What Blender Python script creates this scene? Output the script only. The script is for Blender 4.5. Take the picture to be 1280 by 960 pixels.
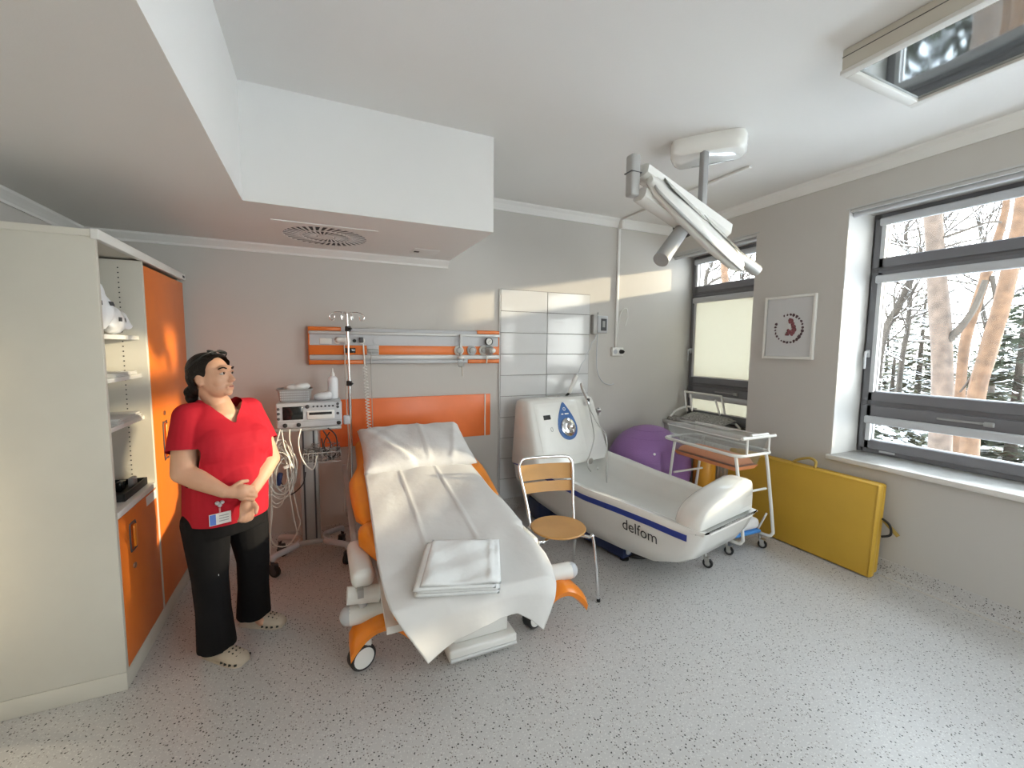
import bpy, bmesh, math, random
import numpy as np
from mathutils import Vector, Matrix, Euler
random.seed(7)
for o in list(bpy.data.objects): bpy.data.objects.remove(o)
S = bpy.context.scene
COL = S.collection
V = Vector

# ------------------------------------------------------------------ camera
FPX, YAW, PIT, ROLL, CAMZ = 531.745, 0.425044, 0.0877636, 0.0091023, 1.62
_cy, _sy, _cp, _sp = math.cos(YAW), math.sin(YAW), math.cos(PIT), math.sin(PIT)
FW = V((_sy*_cp, _cy*_cp, -_sp)); _r = V((_cy, -_sy, 0)); _u = _r.cross(FW)
RT = _r*math.cos(ROLL) + _u*math.sin(ROLL); UP = -_r*math.sin(ROLL) + _u*math.cos(ROLL)
CAM = V((0, 0, CAMZ))
cd = bpy.data.cameras.new('camera'); cam = bpy.data.objects.new('camera', cd); COL.objects.link(cam)
cd.sensor_width = 36; cd.lens = FPX/1280*36; cd.clip_start = .02; cd.clip_end = 300
m = Matrix((RT, UP, -FW)).transposed().to_4x4(); m.translation = CAM; cam.matrix_world = m
S.camera = cam
def ray(x, y): return FW + RT*((x-640)/FPX) - UP*((y-480)/FPX)
def onz(x, y, z=0): d = ray(x, y); return CAM + d*((z-CAMZ)/d.z)
def ony(x, y, Y): d = ray(x, y); return CAM + d*(Y/d.y)
def onx(x, y, X): d = ray(x, y); return CAM + d*(X/d.x)

# ------------------------------------------------------------------ world, sun, exposure
w = bpy.data.worlds.new('world'); S.world = w; w.use_nodes = True
nt = w.node_tree; bg = nt.nodes['Background']
tc = nt.nodes.new('ShaderNodeTexCoord'); sx = nt.nodes.new('ShaderNodeSeparateXYZ'); cr = nt.nodes.new('ShaderNodeValToRGB')
nt.links.new(tc.outputs['Generated'], sx.inputs[0]); nt.links.new(sx.outputs['Z'], cr.inputs[0]); nt.links.new(cr.outputs[0], bg.inputs[0])
cr.color_ramp.elements[0].position = 0.0; cr.color_ramp.elements[0].color = (1.0, .97, .93, 1)
cr.color_ramp.elements[1].position = 0.75; cr.color_ramp.elements[1].color = (.80, .89, 1.0, 1)
bg.inputs[1].default_value = 2.2
SUN = V((-1, .33, -.18)).normalized()
sl = bpy.data.lights.new('sun', 'SUN'); sl.energy = 1.25; sl.angle = math.radians(1.6); sl.color = (1, .80, .55)
so = bpy.data.objects.new('sun', sl); COL.objects.link(so); so.rotation_euler = SUN.to_track_quat('-Z', 'Y').to_euler()
so.location = (12, -4, 6)
vs = S.view_settings; vs.view_transform = 'Standard'; vs.look = 'None'; vs.gamma = 1; vs.use_curve_mapping = False
vs.exposure = 2.45

# ------------------------------------------------------------------ materials
MATS = {}
def mat(name, col=(.8, .8, .8), rough=.5, metal=0, var=.06, scale=8, bump=0, bscale=60, spec=.5, trans=0, emit=None, sss=0, coat=0):
    if name in MATS: return MATS[name]
    m = bpy.data.materials.new(name); m.use_nodes = True; t = m.node_tree; b = t.nodes['Principled BSDF']
    b.inputs['Roughness'].default_value = rough; b.inputs['Metallic'].default_value = metal
    b.inputs['Specular IOR Level'].default_value = spec
    b.inputs['Coat Weight'].default_value = coat
    tcn = t.nodes.new('ShaderNodeTexCoord')
    if var:
        n = t.nodes.new('ShaderNodeTexNoise'); n.inputs['Scale'].default_value = scale; n.inputs['Detail'].default_value = 4
        r = t.nodes.new('ShaderNodeValToRGB')
        r.color_ramp.elements[0].position = .3; r.color_ramp.elements[1].position = .7
        r.color_ramp.elements[0].color = tuple(c*(1-var) for c in col)+(1,)
        r.color_ramp.elements[1].color = tuple(min(1, c*(1+var)) for c in col)+(1,)
        t.links.new(tcn.outputs['Object'], n.inputs['Vector']); t.links.new(n.outputs['Fac'], r.inputs[0]); t.links.new(r.outputs[0], b.inputs['Base Color'])
    else: b.inputs['Base Color'].default_value = col+(1,)
    if bump:
        n2 = t.nodes.new('ShaderNodeTexNoise'); n2.inputs['Scale'].default_value = bscale; n2.inputs['Detail'].default_value = 3
        bp = t.nodes.new('ShaderNodeBump'); bp.inputs['Strength'].default_value = bump; bp.inputs['Distance'].default_value = .01
        t.links.new(tcn.outputs['Object'], n2.inputs['Vector']); t.links.new(n2.outputs['Fac'], bp.inputs['Height']); t.links.new(bp.outputs[0], b.inputs['Normal'])
    if trans: b.inputs['Transmission Weight'].default_value = trans
    if sss:
        b.inputs['Subsurface Weight'].default_value = sss; b.inputs['Subsurface Radius'].default_value = (.01, .004, .002)
    MATS[name] = m; return m

def glassmat(name, tint=(1, 1, 1), refl=.10, rough=0.0, white=0.0):
    m = bpy.data.materials.new(name); m.use_nodes = True; t = m.node_tree; t.nodes.clear()
    o = t.nodes.new('ShaderNodeOutputMaterial'); tr = t.nodes.new('ShaderNodeBsdfTransparent'); tr.inputs[0].default_value = tint+(1,)
    gl = t.nodes.new('ShaderNodeBsdfGlossy'); gl.inputs['Roughness'].default_value = rough
    fr = t.nodes.new('ShaderNodeLayerWeight'); fr.inputs[0].default_value = .25
    mu = t.nodes.new('ShaderNodeMath'); mu.operation = 'MULTIPLY'; mu.inputs[1].default_value = refl*4; mu.use_clamp = True
    t.links.new(fr.outputs['Fresnel'], mu.inputs[0])
    mx = t.nodes.new('ShaderNodeMixShader'); t.links.new(mu.outputs[0], mx.inputs[0]); t.links.new(tr.outputs[0], mx.inputs[1]); t.links.new(gl.outputs[0], mx.inputs[2])
    out = mx
    if white:
        df = t.nodes.new('ShaderNodeBsdfDiffuse'); df.inputs[0].default_value = (.85, .87, .88, 1)
        m2 = t.nodes.new('ShaderNodeMixShader'); m2.inputs[0].default_value = white
        t.links.new(mx.outputs[0], m2.inputs[1]); t.links.new(df.outputs[0], m2.inputs[2]); out = m2
    t.links.new(out.outputs[0], o.inputs[0]); MATS[name] = m; return m

def transl(name, col, amt=.5):
    m = bpy.data.materials.new(name); m.use_nodes = True; t = m.node_tree; t.nodes.clear()
    o = t.nodes.new('ShaderNodeOutputMaterial'); d = t.nodes.new('ShaderNodeBsdfDiffuse'); d.inputs[0].default_value = col+(1,)
    tl = t.nodes.new('ShaderNodeBsdfTranslucent'); tl.inputs[0].default_value = col+(1,)
    n = t.nodes.new('ShaderNodeTexNoise'); n.inputs['Scale'].default_value = 300
    mx = t.nodes.new('ShaderNodeMixShader'); mx.inputs[0].default_value = amt
    bp = t.nodes.new('ShaderNodeBump'); bp.inputs['Strength'].default_value = .1; t.links.new(n.outputs['Fac'], bp.inputs['Height']); t.links.new(bp.outputs[0], d.inputs['Normal'])
    t.links.new(d.outputs[0], mx.inputs[1]); t.links.new(tl.outputs[0], mx.inputs[2]); t.links.new(mx.outputs[0], o.inputs[0]); MATS[name] = m; return m

def floor_mat():
    m = bpy.data.materials.new('terrazzo_vinyl'); m.use_nodes = True; t = m.node_tree; b = t.nodes['Principled BSDF']; b.inputs['Roughness'].default_value = .38
    g = t.nodes.new('ShaderNodeNewGeometry'); base = None
    def vor(scale, thr, col, prev, keep):
        v = t.nodes.new('ShaderNodeTexVoronoi'); v.inputs['Scale'].default_value = scale; v.inputs['Randomness'].default_value = 1
        nz = t.nodes.new('ShaderNodeTexNoise'); nz.inputs['Scale'].default_value = scale*2.2
        ma = t.nodes.new('ShaderNodeVectorMath'); ma.operation = 'MULTIPLY_ADD'; ma.inputs[1].default_value = (.006,)*3
        t.links.new(g.outputs['Position'], nz.inputs['Vector']); t.links.new(nz.outputs['Color'], ma.inputs[0]); t.links.new(g.outputs['Position'], ma.inputs[2]); t.links.new(ma.outputs[0], v.inputs['Vector'])
        c = t.nodes.new('ShaderNodeMath'); c.operation = 'LESS_THAN'; c.inputs[1].default_value = thr; t.links.new(v.outputs['Distance'], c.inputs[0])
        sp = t.nodes.new('ShaderNodeSeparateColor'); t.links.new(v.outputs['Color'], sp.inputs[0])
        k = t.nodes.new('ShaderNodeMath'); k.operation = 'LESS_THAN'; k.inputs[1].default_value = keep; t.links.new(sp.outputs[0], k.inputs[0])
        mu = t.nodes.new('ShaderNodeMath'); mu.operation = 'MULTIPLY'; t.links.new(c.outputs[0], mu.inputs[0]); t.links.new(k.outputs[0], mu.inputs[1])
        mx = t.nodes.new('ShaderNodeMix'); mx.data_type = 'RGBA'; t.links.new(mu.outputs[0], mx.inputs[0])
        if isinstance(prev, tuple): mx.inputs[6].default_value = prev
        else: t.links.new(prev, mx.inputs[6])
        mx.inputs[7].default_value = col
        return mx.outputs[2]
    a = vor(120, .36, (.66, .65, .62, 1), (.545, .53, .515, 1), .5)
    a = vor(105, .30, (.24, .21, .19, 1), a, .26)
    a = vor(76, .265, (.03, .027, .025, 1), a, .30)
    t.links.new(a, b.inputs['Base Color'])
    MATS['floor'] = m; return m

WALL = mat('wall_paint', (.56, .535, .50), .6, var=.015, scale=2, bump=.05, bscale=150)
CEIL = mat('ceiling_paint', (.80, .785, .76), .65, var=.012, scale=1.5, bump=.04, bscale=120)
TRIM = mat('white_trim', (.78, .77, .74), .5, var=.01)
FLOOR = floor_mat()
GREYF = mat('grey_window_frame', (.17, .17, .185), .45, var=.03)
LGREY = mat('light_grey_plastic', (.52, .53, .55), .4, var=.02)
WHITE = mat('white_lacquer', (.78, .77, .73), .35, var=.015)
GLOSSW = mat('glossy_white', (.80, .79, .75), .18, var=.01, coat=.3)
CREAM = mat('cream_laminate', (.64, .61, .53), .42, var=.015)
ORANGE = mat('orange_laminate', (.76, .18, .02), .33, var=.03)
ORANGEP = mat('orange_wall_panel', (.85, .19, .045), .35, var=.03)
ORANGEV = mat('orange_vinyl', (.84, .27, .018), .4, var=.04, bump=.05, bscale=300)
ORANGED = mat('orange_plastic', (.85, .24, .015), .3, var=.02)
SALMON = mat('salmon_vinyl', (.80, .30, .13), .45, var=.04)
YELLOW = mat('mustard_vinyl', (.62, .37, .04), .42, var=.05, scale=3, bump=.06, bscale=250)
YELLOW2 = mat('amber_vinyl', (.74, .34, .03), .42, var=.04)
CHROME = mat('chrome', (.75, .75, .75), .14, 1, var=.02)
STEEL = mat('brushed_steel', (.55, .54, .52), .28, 1, var=.04, scale=40)
ALU = mat('aluminium_rail', (.56, .56, .55), .4, .2, var=.02)
BLACK = mat('black_rubber', (.018, .018, .018), .55, var=.1)
BLACKG = mat('black_glass', (.012, .013, .013), .12, var=.05)
DARK = mat('dark_grey_plastic', (.06, .06, .065), .45, var=.05)
GREYP = mat('grey_plastic', (.34, .34, .335), .45, var=.03)
GREYM = mat('grey_metal', (.42, .415, .40), .4, .2, var=.03)
LINEN = mat('white_linen', (.72, .71, .70), .85, var=.02, bump=.25, bscale=30)
SHEET = mat('disposable_sheet', (.68, .665, .645), .75, var=.015, bump=.45, bscale=8)
TOWEL = mat('satin_linen', (.84, .855, .855), .45, var=.03, bump=.5, bscale=22)
WOOD = mat('beech_plywood', (.56, .29, .085), .38, var=.10, scale=5)
PURPLE = mat('purple_rubber', (.30, .15, .38), .5, var=.03, bump=.35, bscale=140)
BLUE = mat('royal_blue', (.025, .05, .28), .35, var=.03)
NAVY = mat('navy_metal', (.016, .03, .10), .45, var=.05)
BADGEB = mat('droplet_blue', (.04, .13, .36), .3, var=.05)
TILE = mat('white_tile', (.66, .66, .655), .10, var=.01, coat=.2)
GROUT = mat('grout', (.25, .24, .23), .8, var=.05)
PLASTW = mat('white_plastic_film', (.82, .83, .85), .3, var=.03, bump=.4, bscale=25)
PAPER = mat('paper', (.76, .75, .72), .7, var=.02)
CABLE = mat('cable_ivory', (.68, .65, .58), .45, var=.03)
CABLEG = mat('cable_grey', (.45, .43, .40), .45, var=.03)
SKIN = mat('skin', (.66, .37, .24), .5, var=.05, scale=14, sss=.12)
LIP = mat('lips', (.45, .16, .13), .5, var=.04)
HAIR = mat('dark_brown_hair', (.012, .008, .007), .5, spec=.25, var=.3, scale=60, bump=.4, bscale=120)
RED = mat('red_tunic_cloth', (.46, .010, .024), .8, var=.06, scale=6, spec=.3, bump=.55, bscale=9)
TROUS = mat('black_trouser_cloth', (.007, .0065, .007), .85, var=.1, spec=.2, bump=.2, bscale=20)
CLOG = mat('beige_foam', (.52, .44, .34), .6, var=.03)
EYEW = mat('eye_white', (.45, .42, .39), .3, var=.01)
BARK1 = mat('pine_bark', (.068, .049, .038), .9, var=.35, scale=7, bump=1, bscale=14)
BARK2 = mat('orange_pine_bark', (.085, .048, .027), .9, var=.35, scale=7, bump=1, bscale=14)
BARK3 = mat('dark_bark', (.035, .028, .022), .9, var=.3, scale=8)
SNOW = mat('snow', (.88, .90, .94), .8, var=.02)
NEEDLE = mat('spruce_needles', (.030, .036, .017), .7, var=.4, scale=2)
NEEDLE2 = mat('olive_foliage', (.055, .052, .026), .7, var=.4, scale=2)
GLASS = glassmat('window_glass', (.93, .96, .96), .10)
ACRYL = glassmat('clear_acrylic', (.95, .96, .96), .16, 0.03, .05)
BLIND = transl('cream_blind', (.60, .59, .53), .5)
MIRROR = mat('glossy_diffuser', (.38, .40, .40), .04, .85, var=.02, scale=3)
MESHF = mat('mottled_mesh', (.30, .29, .27), .8, var=.55, scale=70)

# ------------------------------------------------------------------ mesh helpers
def frame(zaxis):
    z = V(zaxis).normalized(); a = V((0, 0, 1)) if abs(z.z) < .95 else V((1, 0, 0))
    x = a.cross(z).normalized(); y = z.cross(x); return x, y, z
def catmull(pts, res=6, closed=False):
    pts = [V(p) for p in pts]; n = len(pts); out = []
    rng = range(n if closed else n-1)
    for i in rng:
        if closed: p0, p1, p2, p3 = pts[i-1], pts[i], pts[(i+1) % n], pts[(i+2) % n]
        else: p0, p1, p2, p3 = pts[max(i-1, 0)], pts[i], pts[i+1], pts[min(i+2, n-1)]
        for k in range(res):
            t = k/res
            out.append(.5*((2*p1)+(p2-p0)*t+(2*p0-5*p1+4*p2-p3)*t*t+(3*p1-p0-3*p2+p3)*t**3))
    if not closed: out.append(pts[-1])
    return out
class MB:
    def __init__(s, M=None): s.v = []; s.f = []; s.sm = []; s.M = M
    def add(s, vs, fs, smooth=False):
        b = len(s.v); s.v += [V(p) for p in vs]; s.f += [[b+i for i in f] for f in fs]; s.sm += [smooth]*len(fs); return s
    def box(s, lo, hi, bev=0, R=None, c=None, seg=2):
        lo, hi = V(lo), V(hi); cen = (lo+hi)/2
        bm = bmesh.new(); bmesh.ops.create_cube(bm, size=1)
        bmesh.ops.scale(bm, vec=(hi-lo), verts=bm.verts)
        if bev: bmesh.ops.bevel(bm, geom=list(bm.edges), offset=min(bev, .49*min(hi-lo)), segments=seg, profile=.5, affect='EDGES')
        if R is not None: bmesh.ops.transform(bm, matrix=R.to_4x4(), verts=bm.verts)
        bm.verts.index_update(); bm.faces.index_update()
        big = set(f.index for f in sorted(bm.faces, key=lambda f: -f.calc_area())[:6])
        for fl in (True, False): s.add([p.co+cen for p in bm.verts], [[q.index for q in f.verts] for f in bm.faces if (f.index in big) == fl], (not fl) and seg > 1)
        bm.free(); return s
    def loft(s, rings, cap=True, closed_ring=True, closed=False, smooth=True):
        n = len(rings[0]); vs = [p for r in rings for p in r]; fs = []; m = len(rings)
        for i in range(m if closed else m-1):
            j = (i+1) % m
            for k in range(n if closed_ring else n-1):
                l = (k+1) % n; fs.append([i*n+k, i*n+l, j*n+l, j*n+k])
        s.add(vs, fs, smooth)
        if cap and not closed: s.add(rings[0], [list(range(n))[::-1]]); s.add(rings[-1], [list(range(n))])
        return s
    def cyl(s, p0, p1, r0, r1=None, n=14, cap=True):
        r1 = r0 if r1 is None else r1; p0, p1 = V(p0), V(p1); x, y, z = frame(p1-p0)
        R = [[p+(x*math.cos(2*math.pi*k/n)+y*math.sin(2*math.pi*k/n))*r for k in range(n)] for p, r in ((p0, r0), (p1, r1))]
        return s.loft(R, cap)
    def lathe(s, prof, c, axis=(0, 0, 1), n=24, cap=True):
        x, y, z = frame(axis); c = V(c)
        return s.loft([[c+z*h+(x*math.cos(2*math.pi*k/n)+y*math.sin(2*math.pi*k/n))*max(r, 1e-4) for k in range(n)] for r, h in prof], cap)
    def tube(s, pts, r, n=8, res=6, closed=False, smoothpath=True, r1=None):
        p = catmull(pts, res, closed) if smoothpath and len(pts) > 2 else [V(q) for q in pts]
        m = len(p); rings = []; x = None
        for i in range(m):
            if closed: t = p[(i+1) % m]-p[i-1]
            else: t = p[min(i+1, m-1)]-p[max(i-1, 0)]
            if t.length < 1e-9: t = V((0, 0, 1))
            t.normalize()
            if x is None: x = frame(t)[0]
            x = (x-t*x.dot(t)); x = x.normalized() if x.length > 1e-6 else frame(t)[0]; y = t.cross(x)
            rr = r if r1 is None else r+(r1-r)*i/(m-1)
            rings.append([p[i]+(x*math.cos(2*math.pi*k/n)+y*math.sin(2*math.pi*k/n))*rr for k in range(n)])
        return s.loft(rings, not closed, closed=closed)
    def sphere(s, c, r, n=16, m=10, R=None):
        c = V(c); r = V(r) if hasattr(r, '__len__') else V((r, r, r)); rings = []
        for i in range(m+1):
            a = math.pi*i/m; ring = []
            for k in range(n):
                b = 2*math.pi*k/n; q = V((max(math.sin(a), 1e-3)*math.cos(b)*r.x, max(math.sin(a), 1e-3)*math.sin(b)*r.y, -math.cos(a)*r.z))
                ring.append(c+(R@q if R is not None else q))
            rings.append(ring)
        return s.loft(rings, True)
    def prism(s, poly, o, ux, uy, depth, smooth=False):
        o, ux, uy = V(o), V(ux), V(uy); nrm = ux.cross(uy).normalized()*depth
        a = [o+ux*p[0]+uy*p[1] for p in poly]; b = [p+nrm for p in a]; n = len(poly)
        s.add(a+b, [[i, (i+1) % n, n+(i+1) % n, n+i] for i in range(n)], smooth)
        s.add(a, [list(range(n))[::-1]]); s.add(b, [list(range(n))]); return s
    def disc(s, c, axis, r, n=20, th=.003): a = V(axis).normalized(); return s.cyl(V(c), V(c)+a*th, r, n=n)
    def surf(s, fn, nu, nv, th=0, smooth=True):
        g = [[V(fn(i/nu, j/nv)) for j in range(nv+1)] for i in range(nu+1)]
        W = nv+1; fs = [[i*W+j, (i+1)*W+j, (i+1)*W+j+1, i*W+j+1] for i in range(nu) for j in range(nv)]
        vs = [p for r in g for p in r]
        if not th: return s.add(vs, fs, smooth)
        nr = []
        for i in range(nu+1):
            for j in range(nv+1):
                du = g[min(i+1, nu)][j]-g[max(i-1, 0)][j]; dv = g[i][min(j+1, nv)]-g[i][max(j-1, 0)]
                n_ = du.cross(dv); nr.append(n_.normalized() if n_.length > 1e-12 else V((0, 0, 1)))
        b = len(vs); v2 = [p-q*th for p, q in zip(vs, nr)]
        ed = [i*W for i in range(nu+1)] + [nu*W+j for j in range(1, nv+1)] + [i*W+nv for i in range(nu-1, -1, -1)] + [j for j in range(nv-1, 0, -1)]
        side = [[ed[k], ed[(k+1) % len(ed)], b+ed[(k+1) % len(ed)], b+ed[k]] for k in range(len(ed))]
        return s.add(vs+v2, fs+[[b+q for q in f[::-1]] for f in fs]+side, smooth)
    def build(s, name, mt, parent=None, fix=True, auto=True):
        me = bpy.data.meshes.new(name); M = s.M
        org = root_loc(parent) if parent else V((0, 0, 0))
        vs = [((M@p) if M else p)-org for p in s.v]
        me.from_pydata([tuple(p) for p in vs], [], s.f); me.polygons.foreach_set('use_smooth', s.sm)
        if fix:
            bm = bmesh.new(); bm.from_mesh(me); bmesh.ops.remove_doubles(bm, verts=bm.verts, dist=1e-5); bmesh.ops.recalc_face_normals(bm, faces=bm.faces); bm.to_mesh(me); bm.free()
        me.materials.append(mt); me.update()
        if auto and any(s.sm):
            try: me.set_sharp_from_angle(angle=math.radians(50))
            except Exception: pass
        o = bpy.data.objects.new(name, me); COL.objects.link(o)
        if parent: o.parent = parent
        return o
def root_loc(o):
    l = V((0, 0, 0))
    while o: l = l+o.location; o = o.parent
    return l
def tag(o, label, cat=None, group=None, kind=None):
    o['label'] = label
    if cat: o['category'] = cat
    if group: o['group'] = group
    if kind: o['kind'] = kind
    return o
def thing(name, loc, label, cat, group=None):
    o = bpy.data.objects.new(name, None); COL.objects.link(o); o.location = loc; o.empty_display_size = .05
    return tag(o, label, cat, group)
def struct(name, mb, mt, label): return tag(mb.build(name, mt), label, None, None, 'structure')
def text_mesh(txt, size, font=None):
    c = bpy.data.curves.new('t', 'FONT'); c.body = txt; c.size = size; c.resolution_u = 3; c.align_x = 'LEFT'
    o = bpy.data.objects.new('t', c); COL.objects.link(o); dg = bpy.context.evaluated_depsgraph_get()
    me = bpy.data.meshes.new_from_object(o.evaluated_get(dg)); vs = [v.co.copy() for v in me.vertices]; fs = [list(p.vertices) for p in me.polygons]
    bpy.data.objects.remove(o); bpy.data.curves.remove(c); bpy.data.meshes.remove(me); return vs, fs
def rot_to(axis): return V((0, 0, 1)).rotation_difference(V(axis).normalized()).to_matrix()
def caster(parent, c, r=.045, yaw=0., fork=GREYM, stem=.04, wheelw=.025, wm=None, hub=LGREY):
    """swivel caster touching the floor at c (x, y, 0)"""
    c = V((c[0], c[1], 0)); ax = V((math.cos(yaw), math.sin(yaw), 0)); d = V((-ax.y, ax.x, 0))
    b = MB(); ww = wheelw/2
    b.cyl(c+d*.02+V((0, 0, 2*r+.005)), c+d*.02+V((0, 0, 2*r+stem)), r*.28)
    for sgn in (-1, 1):
        p = c+ax*(ww+.004)*sgn
        b.prism([(-r*.35, r*.75), (r*.35, r*.75), (r*.75, 2*r+.008), (-r*.3, 2*r+.008)], p-ax*.0015, d, V((0, 0, 1)), .003)
    b.box(c+V((-.018, -.018, 2*r+.003)), c+V((.018, .018, 2*r+.012)), .003)
    f = b.build('caster', fork, parent)
    wl = MB(); wl.lathe([(r*.55, -ww), (r*.9, -ww), (r, -ww*.6), (r, ww*.6), (r*.9, ww), (r*.55, ww)], c+V((0, 0, r)), ax, 20); wl.build('wheel', wm or BLACK, f)
    MB().cyl(c+V((0, 0, r))-ax*(ww+.002), c+V((0, 0, r))+ax*(ww+.002), r*.56, n=14).build('hub', hub, f)
    return f
# ------------------------------------------------------------------ room shell
XL, XR, YB, YR, ZC, ZS = -1.42, 3.69, 3.78, -2.4, 2.97, 2.37
XO = 4.12                       # outer face of the window wall
WZ0, WZ1 = .79, 2.68
WINS = [(.10, 1.985), (2.73, 3.78), (-2.0, -.62)]
struct('floor', MB().box((XL-.1, YR-.1, -.12), (XO, YB+.12, 0)), FLOOR, 'light grey speckled vinyl floor')
struct('ceiling', MB().box((XL-.1, YR-.1, ZC), (XO, YB+.12, ZC+.15)), CEIL, 'white painted ceiling')
struct('wall_back', MB().box((XL-.12, YB, 0), (XO, YB+.12, ZC)), WALL, 'grey painted wall behind the bed and the tub')
struct('wall_left', MB().box((XL-.12, YR, 0), (XL, YB, ZC)), WALL, 'grey wall behind the tall cabinet')
RW = (1.5, 3.1)
struct('wall_rear', MB().box((XL-.12, YR-.12, 0), (XO, YR, WZ0)).box((XL-.12, YR-.12, WZ1), (XO, YR, ZC)).box((XL-.12, YR-.12, WZ0), (RW[0], YR, WZ1)).box((RW[1], YR-.12, WZ0), (XO, YR, WZ1)), CEIL, 'white wall behind the camera')
b = MB().box((XR, YR, 0), (XO, YB, WZ0)).box((XR, YR, WZ1), (XO, YB, ZC))
for y0, y1 in ((1.985, 2.73), (-.62, .10), (YR, -2.0)): b.box((XR, y0, WZ0), (XO, y1, WZ1))
struct('wall_right', b, WALL, 'grey window wall on the right')
# window reveals are painted white
b = MB()
for y0, y1 in WINS:
    b.box((XR+.002, y0, WZ1-.004), (4.03, y1, WZ1))
    b.box((XR+.002, y0, WZ0), (4.03, y0+.004, WZ1))
    if y1 < 3.7: b.box((XR+.002, y1-.004, WZ0), (4.03, y1, WZ1))
struct('trim_7', b, mat('reveal_paint', (.60, .59, .57), .6, var=.012), 'white painted window reveals')
# dropped L-shaped soffit
L = [(XL, YR), (-.345, YR), (-.345, 2.684), (1.07, 2.684), (1.07, YB), (XL, YB)]
struct('ceiling_soffit', MB().prism(L, (0, 0, ZS), (1, 0, 0), (0, 1, 0), ZC-ZS), CEIL, 'lowered white ceiling section over the bed and the cabinet')
def cornice(name, p0, p1, out, ztop, h, label):
    p0, p1, out = V(p0), V(p1), V(out); prof = [(0, 0), (.055, 0), (.05, -.012), (.03, -.03), (.014, -h+.014), (.012, -h), (0, -h)]
    d = p1-p0; r = [[q+out*a+V((0, 0, ztop+z)) for a, z in prof] for q in (p0, p1)]
    struct(name, MB().loft(r, True, smooth=False), TRIM, label)
cornice('trim_1', (XL, YB, 0), (1.07, YB, 0), (0, -1, 0), ZS, .06, 'white cornice under the lowered ceiling on the back wall')
cornice('trim_2', (XL, YR, 0), (XL, YB, 0), (1, 0, 0), ZS, .06, 'white cornice under the lowered ceiling on the left wall')
cornice('trim_3', (XR, YR, 0), (XR, YB, 0), (-1, 0, 0), ZC, .085, 'cornice between the ceiling and the window wall')
cornice('trim_4', (1.07, YB, 0), (XR, YB, 0), (0, -1, 0), ZC, .085, 'cornice between the ceiling and the back wall')
# coved skirting of the floor covering
def skirt(name, p0, p1, out, label):
    p0, p1, out = V(p0), V(p1), V(out); prof = [(0, 0), (.035, 0), (.02, .004), (.01, .012), (.005, .03), (.004, .11), (0, .11)]
    struct(name, MB().loft([[q+out*a+V((0, 0, z)) for a, z in prof] for q in (p0, p1)], True), FLOOR, label)
skirt('baseboard_right', (XR, YR, 0), (XR, YB, 0), (-1, 0, 0), 'speckled vinyl skirting along the window wall')
skirt('baseboard_back', (XL, YB, 0), (XR, YB, 0), (0, -1, 0), 'speckled vinyl skirting along the back wall')
struct('trim_5', MB().box((XR-.055, YR, 0), (XR-.04, YB, .0025)), mat('vinyl_weld', (.60, .56, .50), .5), 'pale welded seam in the floor along the window wall')
# wall tiles behind the tub
TX = [1.58, 2.085, 2.592]; TZ0, TZ1, NR = .112, 2.162, 10
wb = bpy.data.objects['wall_back']
MB().box((TX[0]-.004, YB-.006, TZ0), (TX[2]+.004, YB, TZ1+.004)).build('grout_bed', GROUT, wb)
MB().box((TX[0]-.012, YB-.016, TZ0), (TX[0]-.003, YB, TZ1)).build('tile_edge_strip', ALU, wb)
th = (TZ1-TZ0)/NR; tw = TX[1]-TX[0]
tm = None
for i in range(NR):
    for j in range(2):
        if tm is None:
            t0 = MB().box((-tw/2+.0025, -.006, -th/2+.0025), (tw/2-.0025, .006, th/2-.0025), .0015, seg=1).build('tile', TILE, wb); tm = t0.data; o = t0
        else: o = bpy.data.objects.new('tile', tm); COL.objects.link(o); o.parent = wb
        o.location = ((TX[j]+TX[j+1])/2, YB-.010, TZ0+th*(i+.5)); o.rotation_euler = (random.uniform(-.003, .003), 0, random.uniform(-.003, .003))

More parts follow.
